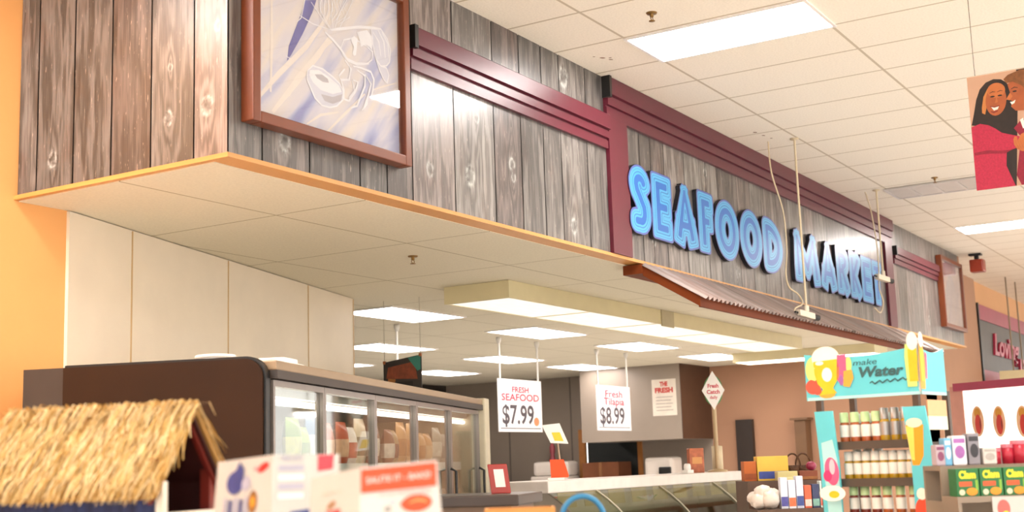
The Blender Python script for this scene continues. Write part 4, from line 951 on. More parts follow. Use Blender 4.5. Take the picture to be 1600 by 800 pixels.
# ================================================================== FOREGROUND FIXTURES
M_SHELFM = mat('beige_shelf_metal', '#cfc2ac', .5, .03)
def gondola(c, ud, lu, lv, top, label):
    ud = Vector(ud).normalized(); vd = Vector((-ud.y, ud.x, 0)); f = Fr((c[0], c[1], 0), ud, vd, (0, 0, 1))
    t = thing('store_shelf', label, 'shelf', (c[0], c[1], 0)); m = MB()
    part('plinth', MB().box(f, (-lu/2, lu/2), (-lv/2, lv/2), (0, .15), mat('dark_kick', '#332d29', .5)), t)
    part('back_panel', MB().box(f, (-lu/2, lu/2), (-.015, .015), (.15, top-.03), M_SHELFM), t)
    for z in (.5, .95): part('shelf_board', MB().box(f, (-lu/2, lu/2), (-lv/2, lv/2), (z-.02, z), M_SHELFM), t)
    part('top_board', MB().box(f, (-lu/2, lu/2), (-lv/2, lv/2), (top-.03, top), M_SHELFM, .004), t)
    for s in (-1, 1): part('upright', MB().box(f, (s*lu/2-.02, s*lu/2+.02), (-.03, .03), (.0, top-.03), M_SHELFM), t)
    return f
E1 = Vector((.27, -.963, 0)).normalized(); E2 = Vector((E1.y, -E1.x, 0))          # along the hut ridge, and toward the camera
gondola((1.98, 1.95), E1, 2.1, .62, 1.40, 'beige store shelf carrying the thatched hut and the white cards')
# thatched hut
P1 = Vector((2.189, 2.198, 1.763)); HL, HA, HH = .46, .178, .20
P0 = P1-E1*HL; hb = (P0+P1)/2; hb.z = 1.40
t = thing('thatched_hut', 'small thatched roof hut with red posts on the near shelf', 'hut', hb)
M_STRAW = [mat('straw_light', '#d9b878', .8, .12, 30), mat('straw_gold', '#c2974e', .8, .12, 30), mat('straw_pale', '#e8cf9c', .8, .1, 30), mat('straw_brown', '#9a7238', .8, .15, 30)]
M_RED = mat('oxblood_wood', '#6e1e10', .5, .12, 8)
def roofp(s, v, side, off=0.):            # s along the ridge, v down the slope 0..1
    d = (E2*side*HA-Vector((0, 0, HH)))
    nrm = (E2*side*HH+Vector((0, 0, HA))).normalized()
    return P0+E1*s+d*v+nrm*off
th = MB()
for side in (1, -1):
    nr = 1 if side > 0 else -1
    vs = [roofp(s, v, side, o) for o in (-.012, .0) for s in (-.02, HL+.005) for v in (0, 1.0)]
    th.add(vs, [(0, 1, 3, 2), (4, 6, 7, 5), (0, 4, 5, 1), (2, 3, 7, 6), (0, 2, 6, 4), (1, 5, 7, 3)], M_STRAW[3])
for k in range(4200):
    side = 1 if k % 3 else -1
    s = random.uniform(-.035, HL+.012); v = random.choice([0., .12, .24, .36, .48, .6, .72])+random.uniform(-.03, .06); L = random.uniform(.22, .42)
    ds = random.gauss(0, .016); lift = random.uniform(.002, .016); wd = random.uniform(.0011, .0024)
    a = roofp(s, v, side, lift*.5); b = roofp(s+ds*.5, v+L*.5, side, lift); c = roofp(s+ds, min(v+L, 1.07+random.uniform(-.02, .05)), side, lift*random.uniform(.3, 1.1))
    w_ = E1*wd; up = (E2*side*HH+Vector((0, 0, HA))).normalized()*.001
    th.add([a-w_, a+w_, b-w_*.9+up, b+w_*.9+up, c-w_*.3, c+w_*.3], [(0, 1, 3, 2), (2, 3, 5, 4)], M_STRAW[random.choice([0, 0, 1, 1, 2, 2, 3])])
for k in range(260):                       # tufts over the ridge
    s = random.uniform(-.03, HL+.01); a = P0+E1*s+Vector((0, 0, .004)); b = a+E1*random.gauss(0, .012)+E2*random.gauss(0, .02)+Vector((0, 0, random.uniform(.0, .012)))
    c = b+E2*random.choice([-1, 1])*.03-Vector((0, 0, .03)); w_ = E1*.0018
    th.add([a-w_, a+w_, b-w_, b+w_, c-w_*.4, c+w_*.4], [(0, 1, 3, 2), (2, 3, 5, 4)], M_STRAW[random.choice([0, 1, 2])])
part('thatch', th, t)
m = MB()
for side in (1, -1):                       # added dark lining, its colour gives the shade under the roof
    m.add([roofp(s_, v, side, o) for o in (-.020, -.013) for s_ in (-.015, HL-.002) for v in (.02, .97)], [(0, 1, 3, 2), (4, 6, 7, 5), (0, 4, 5, 1), (2, 3, 7, 6), (0, 2, 6, 4), (1, 5, 7, 3)], mat('shaded_red_board', '#3a0f0a', .6))
part('roof_shade', m, t); m = MB()
for side in (1, -1):                       # barge boards of the open gable
    for s in (HL-.012, .03):
        m = MB(); a = roofp(s, .02, side, -.014); b = roofp(s, .94, side, -.014); dn = Vector((0, 0, -.022))
        m.add([a, b, b+dn, a+dn, a-E1*.012, b-E1*.012, b+dn-E1*.012, a+dn-E1*.012], [(0, 1, 2, 3), (4, 7, 6, 5), (0, 4, 5, 1), (3, 2, 6, 7), (0, 3, 7, 4), (1, 5, 6, 2)], M_RED); part('barge_board', m, t)
fh = Fr((P0.x, P0.y, 0), E1, E2, (0, 0, 1)); ez = P1.z-HH
for s in (.03, HL-.03):
    for v in (-.115, .115): part('post', MB().box(fh, (s-.012, s+.012), (v-.012, v+.012), (1.42, ez+.08), M_RED), t)
part('back_wall', MB().prism(Fr(P0+E1*.02, E2, (0, 0, 1), E1), [(-.12, 1.42-P0.z), (.12, 1.42-P0.z), (.12, -.145), (0, -.02), (-.12, -.145)], 0, .008, mat('shaded_red_board', '#3a0f0a', .6)), t)  # very dark red, with the shade inside the hut in its colour
part('floor_board', MB().box(fh, (-.02, HL+.02), (-.16, .16), (1.40, 1.42), M_RED), t)
part('counter_skirt', MB().box(fh, (.0, HL-.02), (.128, .136), (1.42, ez-.005), mat('navy_striped_cloth', '#27335e', .7, .5, 60, stretch=(1, 1, .05))), t, 'navy cloth under the eave')
part('back_skirt', MB().box(fh, (.0, HL-.02), (-.136, -.128), (1.42, ez+.05), mat('shaded_red_board', '#3a0f0a', .6)), t)
part('rail_post', MB().box(fh, (HL-.008, HL+.010), (.132, .150), (1.42, ez+.03), mat('white_rail', '#e6dccd', .5)), t, 'white corner post')
part('rail', MB().box(fh, (HL-.004, HL+.006), (-.15, .132), (1.505, 1.525), mat('white_rail', '#e6dccd', .5)), t, 'white rail')
for k in range(5):
    q = fh.p(HL-.05-.05*(k // 3), -.09+.045*(k % 3)+.01*k, 1.42)
    tt = single('jar', MB().lathe(q, [(0, 0), (.017, 0), (.018, .07), (.014, .082), (.014, .10), (0, .10)], mat('blue_jar', '#2c4f8f', .3)), 'small blue jar inside the open gable of the hut', 'jar', 'blue jars in the hut')

# white folded cards: corner points top-left .. bottom-left
M_CARD = mat('glossy_white_card', '#bdb9b3', .35, .02); M_BLUEP = mat('navy_print', '#2c3c7e', .5, .12, 30); M_GREYP = mat('grey_print', '#a8a4b4', .6, .1, 30); M_REDP = mat('red_print', '#c82428', .5); M_ORP = mat('orange_print_solid', '#e2400c', .5, .04); M_BRP = mat('brown_print', '#8a5a2c', .5, .35, 40)
class Card:
    def __init__(s, tl, tr, br, bl): s.c = [Vector(q) for q in (tl, tr, br, bl)]; s.n = (s.c[3]-s.c[0]).cross(s.c[1]-s.c[0]).normalized()
    def p(s, a, b, c=0.):                 # a, b in 0..1 from the bottom-left
        q = s.c[3].lerp(s.c[2], a).lerp(s.c[0].lerp(s.c[1], a), b); return q+s.n*c
    def at(s, a, b, c=0.):
        o = s; k = Fr(s.p(a, b, c), s.c[1]-s.c[0], s.c[0]-s.c[3], s.n); return k
def cardboard(cd_, m):
    if cd_.n.dot(CAM-cd_.c[0]) < 0: cd_.n = -cd_.n
    return MB().add([cd_.p(a, b, c) for c in (-.004, 0) for a, b in ((0, 0), (1, 0), (1, 1), (0, 1))], [(3, 2, 1, 0), (4, 5, 6, 7), (0, 1, 5, 4), (1, 2, 6, 5), (2, 3, 7, 6), (3, 0, 4, 7)], m)
def down(q, px, d):
    r = at(px, 780, d); k = q.copy(); r.z = 1.40; return r
A0, A1, B1 = at(341, 722, 2.5), at(427, 710.5, 2.38), at(530, 709.5, 2.5)
def foot(q, r, rb, o, k):                  # bottom corner of q parallel to the fold r-rb, splayed away from o by k
    f = (q.z-1.40)/(r.z-1.40); h = q-o; h.z = 0; p = q+(rb-r)*f+h*k; p.z = 1.40; return p
A1b = down(A1, 421, 2.33); Ab = foot(A0, A1, A1b, A1, .12); B1b = foot(B1, A1, A1b, A1, .0)
t = thing('display_card', 'white folded card with a blue emblem standing right of the hut', 'card', (A1b.x, A1b.y, 1.40))
ca, cb2 = Card(A0, A1, A1b, Ab), Card(A1, B1, B1b, A1b)
part('panel', cardboard(ca, M_CARD), t); part('panel', cardboard(cb2, M_CARD), t)
HC = (A0.z-1.40)                          # card height; the visible strip is its upper part
def yv(py, top=716., per=2.42): return 1-(py-top)/FPX*per/HC
m = MB()
fA = ca.at(.36, yv(752), .0015)
m.ell(fA, 0, 0, .028, .022, 0, M_BLUEP).poly(fA, [(-.006, .015), (.010, .038), (.026, .024), (.026, .005)], 0.0003, M_BLUEP).ell(fA, .036, -.004, .014, .014, .0002, M_GREYP)
for i in range(5): m.box(fA, (-.032+.017*i, -.022+.017*i), (-.085, -.028-.004*(i % 2)), (0, .0004), M_BLUEP if i % 2 else M_GREYP)
m.ell(ca.at(.84, yv(733), .001), 0, 0, .018, .008, 0, M_REDP, .3).ell(ca.at(.72, yv(734), .001), 0, 0, .009, .004, 0, mat('pink_print', '#f08a90', .5))
fB = ca.at(.68, yv(783), .001); m.ell(fB, 0, 0, .014, .021, 0, M_BRP).ell(fB, 0, .0, .007, .010, .0004, mat('gold_print', '#d8942c', .5))
m.text(cb2.at(.28, yv(722), .001), 'FRESH CATCH', .013, 0, M_GREYP, .05, bold=.0004)
for i in range(4):
    m.box(cb2.at(.24, yv(735), .001), (-.026, .034), (-.006-.017*i, .004-.017*i), (0, .0003), M_GREYP if i % 2 == 0 else mat('pale_grey_print', '#dcd8da', .6))
fC = cb2.at(.40, yv(800), .001); m.poly(fC, [(-.045, -.05), (.045, -.05), (.045, .006), (.034, .028), (.026, .004), (-.02, .0), (-.035, -.012)], 0, M_BLUEP)
m.box(fC, (.028, .036), (.0, .032), (0, .0004), mat('slate_print', '#5a5462', .5))
fD = cb2.at(.80, yv(729), .001); mp2 = mat('coral_stamp', '#e0404c', .5, .05)
m.poly(fD, [(-.022, -.016), (.016, -.012), (.018, .016), (-.022, .014)], 0, mp2); m.text(fD, 'SEA', .014, .0006, mat('stamp_text', '#d8404e', .5), .030, y=.006, bold=.0004).text(fD, 'FOOD', .014, .0006, mat('stamp_text', '#d8404e', .5), .030, y=-.006, bold=.0004)
part('print', m, t)
C0, C1, C2 = at(486, 748, 2.28), at(563, 730.5, 2.18), at(683, 718.5, 2.2)
C1b = down(C1, 560, 2.10); C0b = foot(C0, C1, C1b, C1, .06); C2b = foot(C2, C1, C1b, C1, .10)
t = thing('display_card', 'white folded card with an orange band of white words in front of the fridge', 'card', (C1b.x, C1b.y, 1.40))
ca, cb2 = Card(C0, C1, C1b, C0b), Card(C1, C2, C2b, C1b); HC = C1.z-1.40
part('panel', cardboard(ca, M_CARD), t); part('panel', cardboard(cb2, M_CARD), t)
m = MB(); P2 = 2.18
fo = cb2.at(.49, yv(746, 725, P2), .001)
m.box(fo, (-.063, .063), (-.021, .020), (0, .0006), M_ORP).text(fo, 'SAUTE IT - BAKE!', .015, .001, M_CARD, .108, bold=.0003, y=-.001)
m.text(cb2.at(.56, yv(769, 725, P2), .001), 'or your favorite recipe', .010, 0, mat('grey_text', '#8a847e', .6), .085, shear=.3)
ff2 = cb2.at(.70, yv(786, 725, P2), .001); m.poly(ff2, [(-.028, .0)]+[(.026*math.cos(a), .015*math.sin(a)) for a in [2.6-.26*i for i in range(21)]], 0, M_ORP); m.stroke(ff2, [(-.012, .001), (.0, .005), (.012, .003), (.018, -.001)], .004, .0006, mat('pale_orange_print', '#ff8a4c', .5))
m.ell(cb2.at(.34, yv(792, 725, P2), .001), 0, 0, .006, .005, 0, mat('grey_text', '#8a847e', .6)).ell(cb2.at(.40, yv(782, 725, P2), .001), 0, 0, .005, .003, 0, M_GREYP)
fl = ca.at(.45, yv(772, 739, P2), .001)
m.text(fl.at(0, .002), 'shrimp & crab', .008, 0, mat('sage_print', '#a9b3a0', .6), .055, shear=.2); m.ell(fl, .0, -.020, .013, .005, 0, M_BRP, .35); m.text(fl.at(.004, -.034), 'COOKED', .012, 0, M_REDP, .045, shear=.2, bold=.0008)
part('print', m, t)
# small white carton in front of the hut gable
q = at(298, 792, 2.75); fr = Fr((q.x, q.y, 1.40), E1, E2, (0, 0, 1))
# white strip stands on the shelf in front of the gable
single('white_carton', MB().box(fr, (-.05, .05), (-.025, .02), (0, .122), mat('off_white_carton', '#e9dfd2', .6), .003), 'plain white carton between the hut and the folded white card', 'carton')

# crate and blue basket in front of the seafood case
gondola((2.98, 1.70), E1, 1.0, .75, 1.40, 'beige store shelf carrying the orange crate and blue basket')
q = at(812, 790, 3.2); fr = Fr((q.x, q.y, 1.40), (R_.x, R_.y, 0), (F_.x, F_.y, 0), (0, 0, 1)); mcr = mat('orange_crate_wood', '#cf8f4c', .6, .12, 10, stretch=(.3, .3, 4))
m = MB()
for z in (.0, .035, .07):
    m.box(fr, (-.085, .085), (-.06, -.052), (z, z+.03), mcr).box(fr, (-.085, .085), (.052, .06), (z, z+.03), mcr).box(fr, (-.085, -.077), (-.052, .052), (z, z+.03), mcr).box(fr, (.077, .085), (-.052, .052), (z, z+.03), mcr)
t = thing('wooden_crate', 'low orange wooden crate at the bottom edge before the brown counter', 'crate', (q.x, q.y, 1.40)); part('slatted_side', m, t); part('bottom', MB().box(fr, (-.077, .077), (-.052, .052), (0, .012), mcr), t)
q = at(910, 790, 3.6); fr = Fr((q.x, q.y, 1.40), (R_.x, R_.y, 0), (F_.x, F_.y, 0), (0, 0, 1)); mbl = mat('blue_basket_plastic', '#2f7fae', .4, .05)
t = thing('shopping_basket', 'basket with an arched blue handle before the seafood case', 'basket', (q.x, q.y, 1.40))
m = MB()
for z in (0, .02, .04): m.box(fr, (-.065, .065), (-.045, -.041), (z, z+.013), mbl).box(fr, (-.065, .065), (.041, .045), (z, z+.013), mbl).box(fr, (-.065, -.061), (-.041, .041), (z, z+.013), mbl).box(fr, (.061, .065), (-.041, .041), (z, z+.013), mbl)
for x in (-.063, 0, .063):
    for y in (-.043, .043): m.box(fr, (x-.003, x+.003), (y-.003, y+.003), (0, .055), mbl)
part('basket_body', m, t); part('bottom', MB().box(fr, (-.061, .061), (-.041, .041), (0, .006), mbl), t)
part('handle', MB().tube([fr.p(.060*math.cos(a), 0, .045+.068*math.sin(a)) for a in [math.pi*i/20 for i in range(21)]], .0075, mbl, 10), t)

# ================================================================== TURQUOISE DRINK RACK
RL, RR = at(1256, 553, 5.3), at(1434, 543, 5.0); RL.z = RR.z = 0; ru = (RR-RL).normalized(); rn = Vector((ru.y, -ru.x, 0))
if rn.dot(CAM-RL) < 0: rn = -rn
fr = Fr(RL, ru, (0, 0, 1), rn); RW = (RR-RL).length; RD = .34
def U(px): return RW*(px-1256)/(1434-1256)
def Z(py, px=1345): d = 5.3+(5.0-5.3)*(px-1256)/178; return at(px, py, d).z
M_TURQ = mat('turquoise_card', '#5cc4cf', .45, .08, 5); M_TURQL = mat('pale_turquoise_card', '#a9dcdc', .45, .06, 5); M_POLE = mat('dark_brown_pole', '#4a382c', .5)
t = thing('drink_rack', 'turquoise display rack with a curved header and rows of bottles', 'display rack', RL+ru*RW/2)
hz0, hz1 = Z(622), Z(552)
def header(f, w_, curve):
    pts = [(0, hz0), (w_, hz0)]+[(w_*(1-i/14), hz1+.012-curve*math.sin(math.pi*i/14)) for i in range(15)]
    return MB().prism(f, pts, -.008, 0, M_TURQ, M_WHITE).poly(f, [(.01*w_, hz0), (.99*w_, hz0), (.99*w_, hz0+.012), (.01*w_, hz0+.012)], .0008, M_TURQL)
part('header_panel', header(fr, RW, .022), t)
rside = Fr(RR, -rn, (0, 0, 1), ru); part('header_panel', header(rside, RD*.75, .022), t)
m = MB(); YL = mat('mug_yellow', '#edb91e', .5, .08, 20); PK = mat('icepop_pink', '#ec5a84', .5, .1); RDp = mat('berry_red', '#e0503e', .5, .1); OR = mat('icepop_orange', '#f0a23c', .5, .1); CRM = mat('foam_cream', '#f4eadb', .5); LG = mat('lime_print', '#c5dd7a', .5); PUR = mat('purple_print', '#9a5a9c', .5)
f = fr.at(0, 0, .002)
def E(px, py, rx, ry, mm, c, rot=0.): m.ell(f, U(px), Z(py), rx, ry, c, mm, rot)
E(1272, 573, .040, .055, LG, 0); E(1291, 555, .060, .046, CRM, .001); E(1268, 600, .032, .030, RDp, .0012); E(1290, 613, .035, .016, OR, .0012)
m.poly(f, [(U(1271), Z(560)), (U(1309), Z(558)), (U(1312), Z(572)), (U(1310), Z(588)), (U(1303), Z(599)), (U(1300), Z(604)), (U(1306), Z(612)), (U(1278), Z(614)), (U(1284), Z(605)), (U(1276), Z(596)), (U(1272), Z(580))], .002, YL)
m.stroke(f, [(U(1273), Z(570)), (U(1263), Z(574)), (U(1263), Z(586)), (U(1273), Z(590))], .008, .0022, LG)
E(1292, 582, .022, .028, CRM, .003); E(1281, 563, .018, .008, CRM, .003); E(1275, 607, .018, .016, RDp, .002)
m.poly(f, [(U(1310), Z(552)), (U(1324), Z(551)), (U(1323), Z(580)), (U(1312), Z(598)), (U(1307), Z(590))], .002, PK); E(1314, 592, .010, .022, PUR, .0025)
m.poly(f, [(U(1319), Z(578)), (U(1332), Z(577)), (U(1334), Z(590)), (U(1327), Z(604)), (U(1317), Z(602))], .003, OR); E(1327, 568, .014, .03, LG, .001)
TX = mat('teal_dark_print', '#2f5a5c', .5); m.text(f, 'make', .032, .001, TX, .10, y=Z(567), x=U(1352), shear=.2).text(f, 'Water', .055, .001, TX, .185, y=Z(583), x=U(1374), shear=.2, bold=.002)
m.stroke(f, [(U(1358)+i*.0105, Z(600)+.006*math.sin(i*2.1)+i*.0006) for i in range(18)], .006, .001, TX)
part('header_print', m, t)
m = MB(); f = rside.at(0, 0, .002)
m.poly(f, [(-.01, hz0+.02), (.035, hz0+.02), (.05, hz1-.05), (.035, hz1+.03), (.0, hz1+.03), (-.012, hz1-.05)], .002, OR); m.poly(f, [(0, hz0+.05), (.03, hz0+.05), (.035, hz1), (.0, hz1)], .003, YL); m.poly(f, [(.05, hz0+.06), (.06, hz0+.06), (.07, hz1-.02), (.055, hz1-.01)], .002, PK)
m.ell(f, .018, hz1+.035, .022, .03, .0035, CRM)
part('header_print', m, t)
f = fr.at(0, 0, .002); m = MB(); m.poly(f, [(RW-.05, hz0+.03), (RW-.012, hz0+.03), (RW-.002, hz1-.03), (RW-.012, hz1+.02), (RW-.05, hz1+.02), (RW-.055, hz1-.03)], .002, LG); m.poly(f, [(RW-.04, hz0+.05), (RW-.006, hz0+.05), (RW-.004, hz1), (RW-.04, hz1)], .003, YL); m.ell(f, RW-.02, hz1+.03, .022, .035, .0036, CRM)
part('header_print', m, t)
for a, b in ((.045, -.02), (RW-.03, -.02), (.05, -RD+.02), (RW-.03, -RD+.02)):
    part('pole', MB().box(fr, (a-.012, a+.012), (0, hz0+.02), (b-.012, b+.012), M_POLE), t)
wl = [(U(1268), Z(640)), (U(1297), Z(640)), (U(1302), Z(720)), (U(1306), 0), (U(1277), 0), (U(1272), Z(720))]
wr = [(U(1405), Z(640)), (U(1438), Z(640)), (U(1446), Z(720)), (U(1450), 0), (U(1418), 0), (U(1412), Z(720))]
m = MB().prism(fr, wl, 0, .008, M_TURQ)
part('left_wing', m, t); part('right_wing', MB().prism(fr, wr, 0, .008, M_TURQ), t)
f = fr.at(0, 0, .0085); m = MB()
m.poly(f, [(U(1276), Z(690)), (U(1294), Z(685)), (U(1300), Z(720)), (U(1302), Z(800)), (U(1280), Z(800))], .001, M_TURQL); m.ell(f, U(1290), Z(735), .030, .055, .002, PK, .1); m.ell(f, U(1283), Z(742), .018, .022, .0025, mat('magenta_print', '#e2326c', .5)); m.ell(f, U(1291), Z(728), .012, .03, .003, mat('pale_pink_print', '#f3b6c0', .5))
part('wing_print', m, t); m = MB(); m.poly(f, [(U(1408), Z(668)), (U(1434), Z(668)), (U(1431), Z(715)), (U(1424), Z(729)), (U(1414), Z(729))], .001, mat('orange_drink', '#f4981c', .5, .06)); m.poly(f, [(U(1408), Z(670)), (U(1420), Z(670)), (U(1418), Z(722)), (U(1413), Z(720))], .002, mat('yellow_drink', '#f6cf5a', .5)); m.ell(f, U(1421), Z(665), .032, .018, .003, mat('peach_foam', '#f6d6bc', .5))
part('wing_print', m, t); m = MB(); m.ell(f, U(1424), Z(796), .030, .045, .001, mat('tomato_print', '#ee4a2a', .5)); m.ell(f, U(1424), Z(772), .020, .022, .002, CRM)
part('wing_print', m, t)
SZ = [Z(694), Z(752), Z(806), Z(860), .35]
for z in SZ:
    part('shelf', MB().box(fr, (U(1295), U(1412)), (z-.012, z), (-RD+.01, -.015), mat('dark_metal_shelf', '#4a4038', .4)).box(fr, (U(1295), U(1412)), (z-.02, z+.012), (-.02, -.014), mat('dark_metal_shelf', '#4a4038', .4)), t)
m = MB(); f = Fr(RR, -rn, (0, 0, 1), ru)
part('side_card', MB().box(f, (.05, .24), (Z(655), Z(618)-.03), (-.004, 0), mat('peach_side_card', '#eeb07c', .5)).box(f, (.05, .24), (Z(676), Z(655)), (-.004, 0), mat('pale_green_side_card', '#dfe6c8', .5)), t, 'peach and pale green card on the rack side')
def bottle(p, h, body, cap, lab, label, group):
    t = thing('drink_bottle', label, 'bottle', p, group)
    part('body', MB().lathe(p, [(0, 0), (.018, 0), (.0195, .01), (.0195, h*.62), (.013, h*.74), (.011, h*.8), (0, h*.8)], body, 12), t)
    part('label_band', MB().lathe(p, [(.0199, h*.24), (.0199, h*.62)], lab, 12), t)
    part('cap', MB().lathe(p, [(.0175, h*.70), (.0175, h), (.014, h*1.02), (0, h*1.02)], cap, 12), t)
    return t
AM = mat('amber_drink', '#a9562a', .25, .1); YE = mat('golden_drink', '#b08a1e', .25, .1); WC = mat('white_cap', '#ece9e0', .35); GC = mat('pale_green_cap', '#c3dca2', .35); GL = mat('white_label', '#e6e2d8', .5, .05); SIL = mat('silver_cap', '#a9a4a0', .3, metal=.5); RDD = mat('dark_red_drink', '#7a2f24', .25, .1)
def row(z, xs, h, body, cap, lab, label, group, n0):
    first = None
    for x in xs:
        p = fr.p(x, z, n0); p = Vector((p.x, p.y, z))
        if first is None: first = bottle(p, h, body, cap, lab, label, group)
        else: dup(first, p)
xs = lambda a, b, n: [U(a)+(U(b)-U(a))*i/(n-1) for i in range(n)]
row(SZ[0], xs(1303, 1353, 4), .125, AM, GC, GL, 'amber bottle with pale green cap on the top rack shelf', 'green capped bottles on the top rack shelf', -.06)
row(SZ[0], xs(1366, 1398, 3), .135, YE, SIL, SIL, 'golden bottle with silver cap on the top rack shelf', 'silver capped bottles on the top rack shelf', -.06)
row(SZ[0], xs(1310, 1395, 6), .12, AM, WC, GL, 'bottle with white cap in the rear row of the top rack shelf', 'rear bottles on the top rack shelf', -.14)
row(SZ[1], xs(1306, 1402, 8), .115, YE, WC, GL, 'golden bottle with white cap on the middle rack shelf', 'white capped bottles on the middle rack shelf', -.06)
row(SZ[1], xs(1306, 1340, 3), .16, YE, WC, GL, 'tall golden bottle in the rear row of the middle rack shelf', 'rear bottles on the middle rack shelf', -.14)
row(SZ[2], xs(1310, 1345, 3), .115, RDD, GC, GL, 'dark red bottle with green cap on the lower rack shelf, left group', 'left bottles on the lower rack shelf', -.06)
row(SZ[2], xs(1362, 1402, 3), .115, AM, GC, GL, 'amber bottle with green cap on the lower rack shelf, right group', 'right bottles on the lower rack shelf', -.06)
q = fr.p(U(1296), Z(769), .05)
t2 = thing('shelf_talker', 'cream oval tag with a yellow spot at the lower left of the turquoise rack', 'tag', q); f3 = Fr(q, ru, (0, 0, 1), rn)
part('tag', MB().prism(f3, [(.055*math.cos(a), .030*math.sin(a)) for a in [i*.26 for i in range(24)]], 0, .003, CRM), t2); part('spot', MB().ell(f3, .008, -.004, .022, .014, .0035, YL), t2); part('clip', MB().box(f3, (-.01, .01), (-.01, .01), (-.045, 0), M_BLACK), t2)
# ================================================================== SHELF AT THE RIGHT EDGE
g0 = at(1550, 770, 4.5); gz = 1.448; gu = Vector((R_.x, R_.y, 0)).normalized(); gv = Vector((F_.x, F_.y, 0)).normalized()
gf = Fr((g0.x, g0.y, 0), gu, gv, (0, 0, 1))
t = thing('store_shelf', 'store shelf at the right edge carrying the green cartons', 'shelf', (g0.x, g0.y, 0)); mgs = mat('taupe_shelf_metal', '#8d7d6c', .5)
part('lower_board', MB().box(gf, (-.140, .30), (-.06, .10), (gz-.02, gz), mgs), t); part('upper_board', MB().box(gf, (-.140, .30), (.10, .30), (1.535, 1.552), mgs), t); part('back_panel', MB().box(gf, (-.140, .30), (.28, .30), (0, 1.55), mgs), t)
part('riser', MB().box(gf, (-.140, .30), (.10, .11), (gz-.02, 1.535), mgs), t)
for a in (-.14, .29): part('upright', MB().box(gf, (a, a+.012), (-.06, .28), (0, gz-.02), mgs), t)
part('base', MB().box(gf, (-.140, .30), (-.06, .28), (0, .12), mgs), t)
mg = mat('green_carton', '#1f6a34', .4, .06); mgy = mat('yellow_carton_print', '#d9d42a', .5, .1, 40); mgo = mat('orange_red_print', '#d8562c', .5, .1, 40); mgd = mat('orange_disc_print', '#f09024', .5)
t = thing('tea_carton', 'green carton with yellow and orange print on the right shelf, leftmost of the row', 'carton', gf.p(-.094, .0, gz), 'green cartons on the right shelf')
def sub(name, m): return part(name, m, t)
x = -.094; sub('carton', MB().box(gf, (x-.039, x+.039), (-.04, .04), (gz, gz+.094), mg, .002))
f4 = Fr(gf.p(x, -.0405, gz), gu, (0, 0, 1), -gv); m = MB()
m.text(f4, 'Clam', .034, .0006, mgy, .058, y=.072, bold=.002).box(f4, (-.030, .014), (.034, .050), (0, .0006), mgo).ell(f4, .012, .016, .019, .013, .0006, mgd).ell(f4, -.022, .014, .010, .010, .0006, mat('pale_disc_print', '#d8d0b0', .5)).box(f4, (.026, .034), (.02, .055), (0, .0006), mat('lime_stripe', '#7fae3a', .5))
sub('print', m); first = t
for i, lb in ((1, 'green carton with yellow and orange print on the right shelf, second from the rack'), (2, 'green carton with yellow and orange print on the right shelf, third from the rack'), (3, 'green carton cut off by the picture edge on the right shelf')):
    dup(first, gf.p(-.094+.0815*i, 0, gz), None, lb)
uz = 1.552
def tub(x, w_, h, c1, c2, label, v=.17):
    t = thing('product_tub', label, 'product', gf.p(x, v, uz), 'products on the upper right shelf')
    part('tub', MB().box(gf, (x-w_/2, x+w_/2), (v-.03, v+.03), (uz, uz+h), mat('tub_'+c1, c1, .4, .06), .006), t)
    f5 = Fr(gf.p(x, v-.0305, uz), gu, (0, 0, 1), -gv); part('print', MB().ell(f5, 0, h*.45, w_*.35, h*.22, .0006, mat('tubp_'+c2, c2, .5, .1, 40)).box(f5, (-w_*.4, w_*.4), (h*.75, h*.9), (0, .0006), mat('tubp_'+c2, c2, .5, .1, 40)), t)
tub(-.121, .033, .075, '#b9a9b4', '#8a4a6a', 'mauve package nearest the turquoise rack on the upper shelf'); tub(-.093, .026, .098, '#6fb4dc', '#d8ecf4', 'light blue package on the upper right shelf'); tub(-.052, .050, .105, '#ece9ee', '#a86ab0', 'white package with purple print on the upper right shelf'); tub(.0, .042, .112, '#8f8a92', '#3c3a40', 'grey package with dark print on the upper right shelf')
tub(.055, .05, .06, '#d8d2cc', '#b8b0aa', 'pale low package right of the grey one')
for i, (x, rr_) in enumerate(((.085, .024), (.128, .026), (.17, .034))):
    t = thing('red_tin', ['small red tin next to the pale low package', 'medium red tin between two other red tins', 'big bright red tin at the picture edge'][i], 'tin', gf.p(x, .17, uz), 'red tins on the upper right shelf')
    part('tin', MB().lathe(gf.p(x, .17, uz), [(0, 0), (rr_*.8, 0), (rr_*.8, .05+i*.012), (0, .05+i*.012)], mat('red_tin', '#b5243a', .3, .1), 18), t); part('lid', MB().lathe(gf.p(x, .17, uz+.05+i*.012), [(rr_*.84, -.006), (rr_*.84, .008), (0, .008)], mat('pink_tin_lid', '#c96a78', .3), 18), t)
f5 = Fr(gf.p(0, -.062, 0), gu, (0, 0, 1), -gv)
t = thing('shelf_sign', 'white shelf sign with red print below the green cartons', 'sign', f5.p(.05, 1.35, 0)); part('card', MB().box(f5, (-.025, .16), (1.33, gz-.003), (0, .004), M_CARD), t); part('print', MB().ell(f5, .012, 1.405, .022, .030, .0046, mat('coral_print', '#e8615a', .5)).ell(f5, .018, 1.385, .012, .012, .005, mgy), t)

